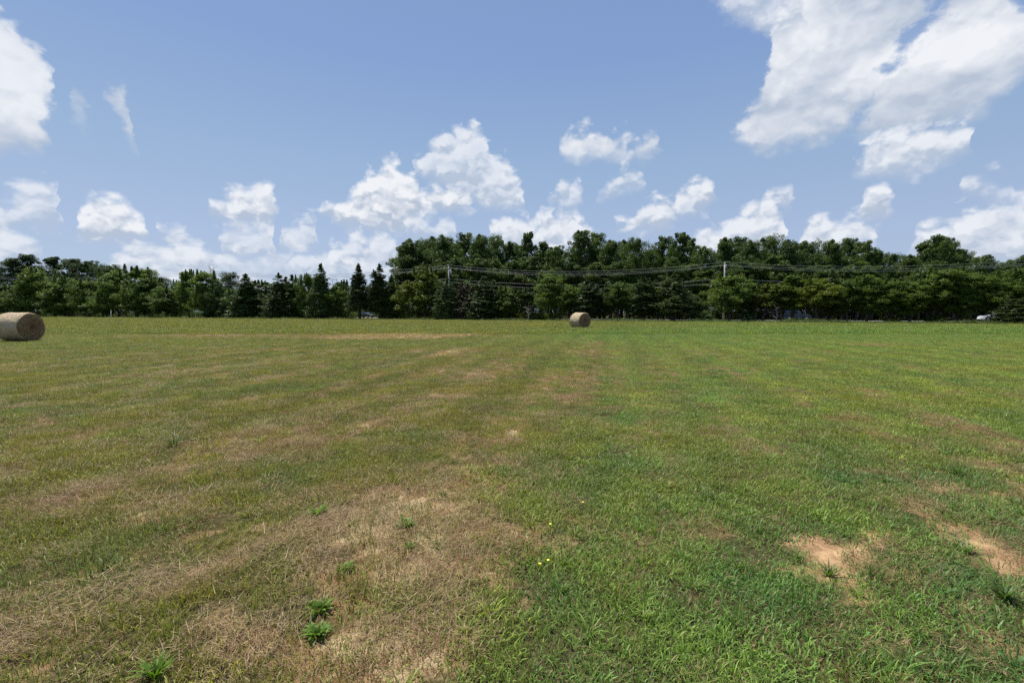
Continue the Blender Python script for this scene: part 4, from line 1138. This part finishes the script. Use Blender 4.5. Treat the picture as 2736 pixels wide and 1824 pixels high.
POLES = [(-60, 172, 15.0, False), (571, 138, 13.6, False), (1199, 102.5, 11.8, True), (1937, 83.0, 10.35, True), (3060, 66, 10.3, False)]
PP = []
for i, (px, D, H, seen) in enumerate(POLES):
    g = on_ground(px, D, H); PP.append((g.x, D, H))
    if i in (0, 4) : continue
    root = empty('utility_pole', (g.x, D, 0), 0)
    tag(root, ['', 'distant grey utility pole, only its top above the ragged cedars on the left', 'grey wooden utility pole with a transformer on its right side',
               'grey wooden utility pole above the fresh-green rounded tree'][i], 'utility pole', 'utility poles along the road')
    mb = MB(); mb.tube([(0, 0, -0.5), (0, 0, H * 0.5), (0, 0, H)], [0.19, 0.16, 0.125], 14); link('shaft', mb.mesh('pole_shaft', True), MAT['wood'], root)
    mb = MB(); mb.box((0.0, -0.16, H - 0.62), (0.10, 1.0, 0.12)); link('crossarm', mb.mesh('crossarm'), MAT['wood'], root)
    for dx, dy, dz in ((0, 0, 0.0), (0, -0.6, -0.56), (0, 0.30, -0.56)):
        mb = MB(); z = H + dz; mb.tube([(dx, dy, z), (dx, dy, z + 0.07), (dx, dy, z + 0.09), (dx, dy, z + 0.16), (dx, dy, z + 0.18), (dx, dy, z + 0.24)], [0.05, 0.05, 0.10, 0.10, 0.06, 0.06], 10)
        link('insulator', mb.mesh('insulator', True), MAT['ceramic'], root)
    if i == 2:
        mb = MB(); mb.tube([(0.42, -0.05, H - 1.75), (0.42, -0.05, H - 1.70), (0.42, -0.05, H - 0.95), (0.42, -0.05, H - 0.88)], [0.20, 0.26, 0.26, 0.14], 14)
        mb.box((0.20, -0.05, H - 1.3), (0.25, 0.10, 0.5)); t = link('transformer', mb.mesh('transformer', True), MAT['steel'], root)
        mb = MB(); mb.tube([(0.42, -0.05, H - 0.88), (0.42, -0.05, H - 0.60)], [0.06, 0.03], 8); link('bushing', mb.mesh('bushing', True), MAT['ceramic'], t)
    if i == 3:
        mb = MB(); mb.box((0.30, 0, H - 0.75), (0.62, 0.06, 0.06), Matrix.Rotation(math.radians(35), 3, 'Y')); link('brace', mb.mesh('brace'), MAT['steel'], root)
# wires, each one thing from pole to pole
WIRES = [(0.26, 0.0, 1.55, 0.026, 'wire', 'topmost bare power wire strung over the pole tops'), (-0.32, -0.6, 1.45, 0.026, 'wire', 'bright power wire of the lower pair, on the field side of the poles'),
         (-0.32, 0.30, 1.75, 0.026, 'wire', 'bright power wire of the lower pair, on the road side of the poles'),
         (-2.75, -0.15, 1.25, 0.030, 'wire', 'single wire well below the power pair'), (-3.45, -0.15, 1.35, 0.034, 'cable', 'lowest dark telephone cable on the poles')]
for dz, dy, sag, r, m, lab in WIRES:
    mb = MB()
    for i in range(len(PP) - 1):
        a, b = PP[i], PP[i + 1]; pts = []; n = 26
        for k in range(n + 1):
            t = k / n; pts.append((a[0] + (b[0] - a[0]) * t, a[1] + (b[1] - a[1]) * t + dy, a[2] + dz + (b[2] - a[2]) * t - sag * 4 * t * (1 - t) * (1.0 if i else 0.8)))
        mb.tube(pts, r * (1.0 if i < 2 else 0.72), 5, False)
    tag(link('power_wire', mb.mesh('power_wire', True), MAT[m]), lab, 'wire', 'wires strung between the utility poles')
# far transmission frame, very small in the gap left of the second cedar
D = 420.0; a = at(884, 747, D); b = at(903, 747, D); root = empty('transmission_tower', ((a.x + b.x) / 2, D, 0)); tag(root, 'faint far transmission tower frame in the sky gap right of the sharp cedar spire', 'pylon')
w2 = (b.x - a.x) / 2 * 0.75
for sg in (-1, 1):
    mb = MB(); mb.tube([(sg * w2 * 1.1, 0, 0), (sg * w2 * 0.75, 0, a.z + 0.5)], 0.16, 6); link('leg', mb.mesh('tower_leg'), MAT['steel'], root)
mb = MB(); mb.box((0, 0, a.z), (w2 * 2.6, 0.3, 0.35)); link('crossarm', mb.mesh('tower_arm'), MAT['steel'], root)
mb = MB(); mb.box((0, 0, a.z - 5), (w2 * 2.1, 0.15, 0.15), Matrix.Rotation(math.radians(35), 3, 'Y')); mb.box((0, 0.2, a.z - 5), (w2 * 2.1, 0.15, 0.15), Matrix.Rotation(math.radians(-35), 3, 'Y'))
link('brace', mb.mesh('tower_brace'), MAT['steel'], root)


# ------------------------------------------------------------------ vehicles on the road
def vehicle(name, cat, label, px, paint, kind, heading, lane=2.0):
    """kind: pickup | sedan | suv ; local +x is the front"""
    p = on_ground(px, d_road(px)); p = Vector((p.x, p.y, 0)) + RN * lane
    X = (px - CX) / F * p.y
    s = (X - p.x) / (RD.x - (px - CX) / F * RD.y); p = p + RD * s
    ang = math.atan2(RD.y, RD.x) + (math.pi if heading < 0 else 0)
    root = empty(name, (p.x, p.y, 0.104), ang); tag(root, label, cat)
    prof = {
     'sedan': (4.6, 1.8, [(-2.3, .35), (-2.3, .85), (-2.1, .98), (-1.5, 1.02), (1.1, .98), (2.0, .84), (2.28, .68), (2.3, .35)], [(-1.75, 1.0), (-1.05, 1.42), (0.25, 1.45), (1.15, .98)], 1.40, -1.40, .33),
     'suv': (4.3, 1.85, [(-2.1, .42), (-2.1, 1.05), (-2.0, 1.12), (0.9, 1.12), (1.95, 1.02), (2.1, .85), (2.12, .42)], [(-2.0, 1.1), (-1.85, 1.78), (0.25, 1.80), (0.75, 1.1)], 1.32, -1.28, .39),
     'pickup': (5.3, 1.9, [(-2.65, .5), (-2.65, 1.12), (-0.75, 1.14), (1.1, 1.12), (2.4, 1.02), (2.62, .85), (2.65, .5)], [(-0.85, 1.12), (-0.70, 1.78), (0.75, 1.80), (1.35, 1.12)], 1.62, -1.62, .40)}[kind]
    Ln, W, body, cab, wf, wr, wrad = prof
    def extr(pl, w, name_, m, inset=0.0, par=root):
        n = len(pl); mb = MB()
        for sy, ww in ((-1, w), (1, w)):
            for (x, z) in pl: mb.v.append((x, sy * (ww / 2 - (inset if z > 1.3 else 0)), z))
        mb.f += [tuple(range(n)), tuple(range(2 * n - 1, n - 1, -1))] + [(i, (i + 1) % n + 0, (i + 1) % n + n, i + n)[::-1] for i in range(n)]
        o = link(name_, mb.mesh(name_), m, par); bv = o.modifiers.new('bevel', 'BEVEL'); bv.width = 0.05; bv.segments = 3; bv.limit_method = 'ANGLE'
        return o
    # body outline with wheel arches cut into the sill line
    low = []
    for cxw in (wf, wr):
        arch = [(cxw + (wrad + .07) * math.cos(t), max(body[0][1], .34 + (wrad + .07) * math.sin(t))) for t in [math.pi * k / 8 for k in range(9)]]
        low += arch
    extr([body[0]] + body[1:-1] + [body[-1]] + [q for q in low if q[1] >= body[0][1]], W, 'body', paint)
    g = extr(cab, W - 0.16, 'cabin', paint, 0.10)
    ins = [(x * 0.94 + (0.02 if x < 0 else 0.0), min(z, cab[1][1] - 0.10) if z > 1.2 else z + 0.05) for (x, z) in cab]
    for sy in (-1, 1):
        mb = MB(); yy = sy * ((W - 0.16) / 2 + 0.004)
        mb.v = [(x, yy - sy * (0.078 if z > 1.2 else 0.0), z) for (x, z) in ins]; mb.f = [(0, 1, 2, 3)]
        link('side_window', mb.mesh('side_window'), MAT['glass'], root)
    for (i0, i1, nm) in ((2, 3, 'windscreen'), (0, 1, 'rear_window')):
        (x0, z0), (x1, z1) = cab[i0], cab[i1]; off = 0.012 * (1 if i0 == 2 else -1); mb = MB(); hw = W / 2 - 0.20
        za, zb = 0.12, 0.9
        P = lambda t: (x0 + (x1 - x0) * t + off, z0 + (z1 - z0) * t + 0.008)
        a_, b_ = P(za), P(zb); mb.v = [(a_[0], -hw + 0.06, a_[1]), (a_[0], hw - 0.06, a_[1]), (b_[0], hw, b_[1]), (b_[0], -hw, b_[1])]; mb.f = [(0, 1, 2, 3)]
        link(nm, mb.mesh(nm), MAT['glass'], root)
    for cxw in (wf, wr):
        for sy in (-1, 1):
            mb = MB(); y0, y1 = sy * (W / 2 - 0.22), sy * (W / 2 + 0.01)
            mb.tube([(cxw, y0, wrad), (cxw, y0 + (y1 - y0) * 0.12, wrad), (cxw, y0 + (y1 - y0) * 0.88, wrad), (cxw, y1, wrad)], [wrad * .93, wrad, wrad, wrad * .93], 28)
            t = link('wheel', mb.mesh('tyre', True), MAT['tyre'], root)
            mb = MB(); y2 = y1 + sy * 0.006
            mb.tube([(cxw, y1 - sy * 0.01, wrad), (cxw, y2, wrad)], wrad * .62, 24)
            for k in range(5):
                a = k * 2 * math.pi / 5; mb.box((cxw + math.cos(a) * wrad * .33, y2 + sy * 0.01, wrad + math.sin(a) * wrad * .33), (wrad * .6, 0.02, wrad * .14), Matrix.Rotation(-a, 3, 'Y'))
            link('rim', mb.mesh('rim'), MAT['rim'], t)
    xf, xb = body[-1][0], body[0][0]
    for sy in (-1, 1):
        mb = MB(); mb.box((xf - 0.03, sy * (W / 2 - 0.22), body[-2][1] - 0.06), (0.10, 0.34, 0.13)); link('headlight', mb.mesh('headlight'), MAT['lamp'], root)
        mb = MB(); mb.box((xb + 0.01, sy * (W / 2 - 0.14), body[1][1] - 0.16), (0.06, 0.2, 0.22)); link('tail_light', mb.mesh('tail_light'), MAT['redlamp'], root)
    mb = MB(); mb.box((xf + 0.01, 0, 0.46), (0.10, W - 0.1, 0.16)); link('front_bumper', mb.mesh('front_bumper'), MAT['chrome'] if kind == 'pickup' else paint, root)
    for sy in (-1, 1):
        mb = MB(); mb.box((0, sy * (W / 2 + 0.004), cab[0][1] - 0.07), (Ln * 0.78, 0.02, 0.035)); link('side_trim', mb.mesh('side_trim'), MAT['chrome'], root)
        mb = MB(); mb.box((cab[3][0] - 0.25, sy * (W / 2 + 0.06), cab[0][1] + 0.06), (0.10, 0.18, 0.13)); link('mirror', mb.mesh('mirror'), paint, root)
    return root


vehicle('parked_car', 'car', 'black car on the road, glimpsed under the dark pointed cedar', 978, MAT['carblack'], 'sedan', 1)
vehicle('off_road_car', 'car', 'dark blue off-road car seen between the trunks of the right tree row', 2128, MAT['carblue'], 'suv', 1)
vehicle('white_car', 'car', 'white car half hidden by foliage near the right edge', 2662, MAT['carwhite'], 'sedan', -1)


# ------------------------------------------------------------------ single plants in the foreground
def weed(px, py, r, h, n, matn, label, kind='rosette', seed=0, cat='weed'):
    rng = np.random.default_rng(900 + seed); x, y = ground(px, py)
    root = empty('broadleaf_weed' if kind == 'rosette' else 'grass_clump', (x, y, float(relief(np.array([x]), np.array([y]))[0]))); tag(root, label, cat)
    mb = MB(); tint = []
    for i in range(n):
        a = rng.random() * 6.283; d = Vector((math.cos(a), math.sin(a), 0)); sd = Vector((-d.y, d.x, 0)); p = Vector((d.x, d.y, 0)) * r * 0.12
        l = h * (0.6 + 0.6 * rng.random()); wd = (0.008 if kind == 'rosette' else 0.0045) * (0.7 + 0.6 * rng.random()); e = rng.uniform(0.5, 1.35) if kind == 'rosette' else rng.uniform(0.9, 1.45)
        V = []
        for k, wf in enumerate((0.4, 1.0, 0.9, 0.05) if kind == 'rosette' else (0.8, 1.0, 0.7, 0.05)):
            V += [p - sd * wd * wf, p + sd * wd * wf]; p = p + (d * math.cos(e) + Vector((0, 0, math.sin(e)))) * l / 3; e -= 0.38
        mb.add(V, [(0, 1, 3, 2), (2, 3, 5, 4), (4, 5, 7, 6)]); tint += [rng.random()] * 8
    me = mb.mesh('weed_leaves'); at_ = me.attributes.new('tint', 'FLOAT', 'POINT'); at_.data.foreach_set('value', np.array(tint, np.float32))
    link('leaves', me, MAT[matn], root)


weed(848, 1700, 0.07, 0.07, 70, 'brightweed', 'largest bright green leafy weed, bottom left of centre', seed=1)
weed(852, 1632, 0.09, 0.08, 46, 'brightweed', 'flat bright green weed just above the largest one', seed=2)
weed(852, 1376, 0.10, 0.09, 46, 'brightweed', 'bright green weed on dead grass, farthest of the column left of centre', seed=3)
weed(1086, 1412, 0.09, 0.08, 44, 'brightweed', 'bright green double weed at the top of the reddish dead patch', seed=4)
weed(925, 1528, 0.07, 0.06, 30, 'brightweed', 'small bright weed left of the reddish dead patch', seed=5)
weed(1100, 1466, 0.06, 0.05, 26, 'brightweed', 'tiny bright weed inside the top of the reddish dead patch', seed=6)
weed(465, 1196, 0.12, 0.26, 34, 'blueweed', 'tall blue-green wide-bladed clump in the left middle distance', 'clump', 7, 'grass clump')
weed(415, 1810, 0.09, 0.10, 50, 'brightweed', 'bright upright grass clump at the bottom edge, left', 'clump', 8, 'grass clump')
weed(2370, 1292, 0.12, 0.12, 30, 'blueweed', 'spreading coarse grass clump on bare ground, right middle', 'clump', 9, 'grass clump')
weed(2560, 1270, 0.12, 0.13, 34, 'blueweed', 'coarse upright clump near the right edge above the bare strip', 'clump', 10, 'grass clump')
weed(2216, 1530, 0.10, 0.09, 30, 'blueweed', 'lone coarse clump growing in the middle of the bare orange soil', 'clump', 11, 'grass clump')
weed(2680, 1600, 0.12, 0.12, 46, 'blueweed', 'lush tall clump beside the bare strip at the lower right edge', 'clump', 12, 'grass clump')
weed(585, 1278, 0.03, 0.16, 3, 'pale', 'single broad pale leaf standing left of centre', 'clump', 13, 'leaf')
for px, py, lab in [(1464, 1530, 'yellow flower, upper one of the close pair in the foreground'), (1442, 1540, 'yellow flower, lower one of the close pair in the foreground'),
                    (1470, 1428, 'yellow flower on the border of green and dead grass above the pair'), (1557, 1366, 'yellow flower standing farthest away, in green grass')]:
    x, y = ground(px, py + 6); root = empty('yellow_flower', (x, y, 0)); tag(root, lab, 'flower', 'small yellow flowers')
    mb = MB(); mb.tube([(0, 0, 0), (0.004, 0, 0.05), (0, 0, 0.09)], 0.0012, 5); link('stem', mb.mesh('flower_stem'), MAT['green'], root)
    mb = MB()
    for k in range(14):
        a = k * 6.283 / 14; d = Vector((math.cos(a), math.sin(a), 0.25)); s = Vector((-math.sin(a), math.cos(a), 0)) * 0.0035; c = Vector((0, 0, 0.09))
        mb.add([c - s * 0.5, c + s * 0.5, c + d * 0.008 + s * 0.55, c + d * 0.008 - s * 0.55], [(0, 1, 2, 3)])
    link('petals', mb.mesh('flower_petals'), MAT['petal'], root)
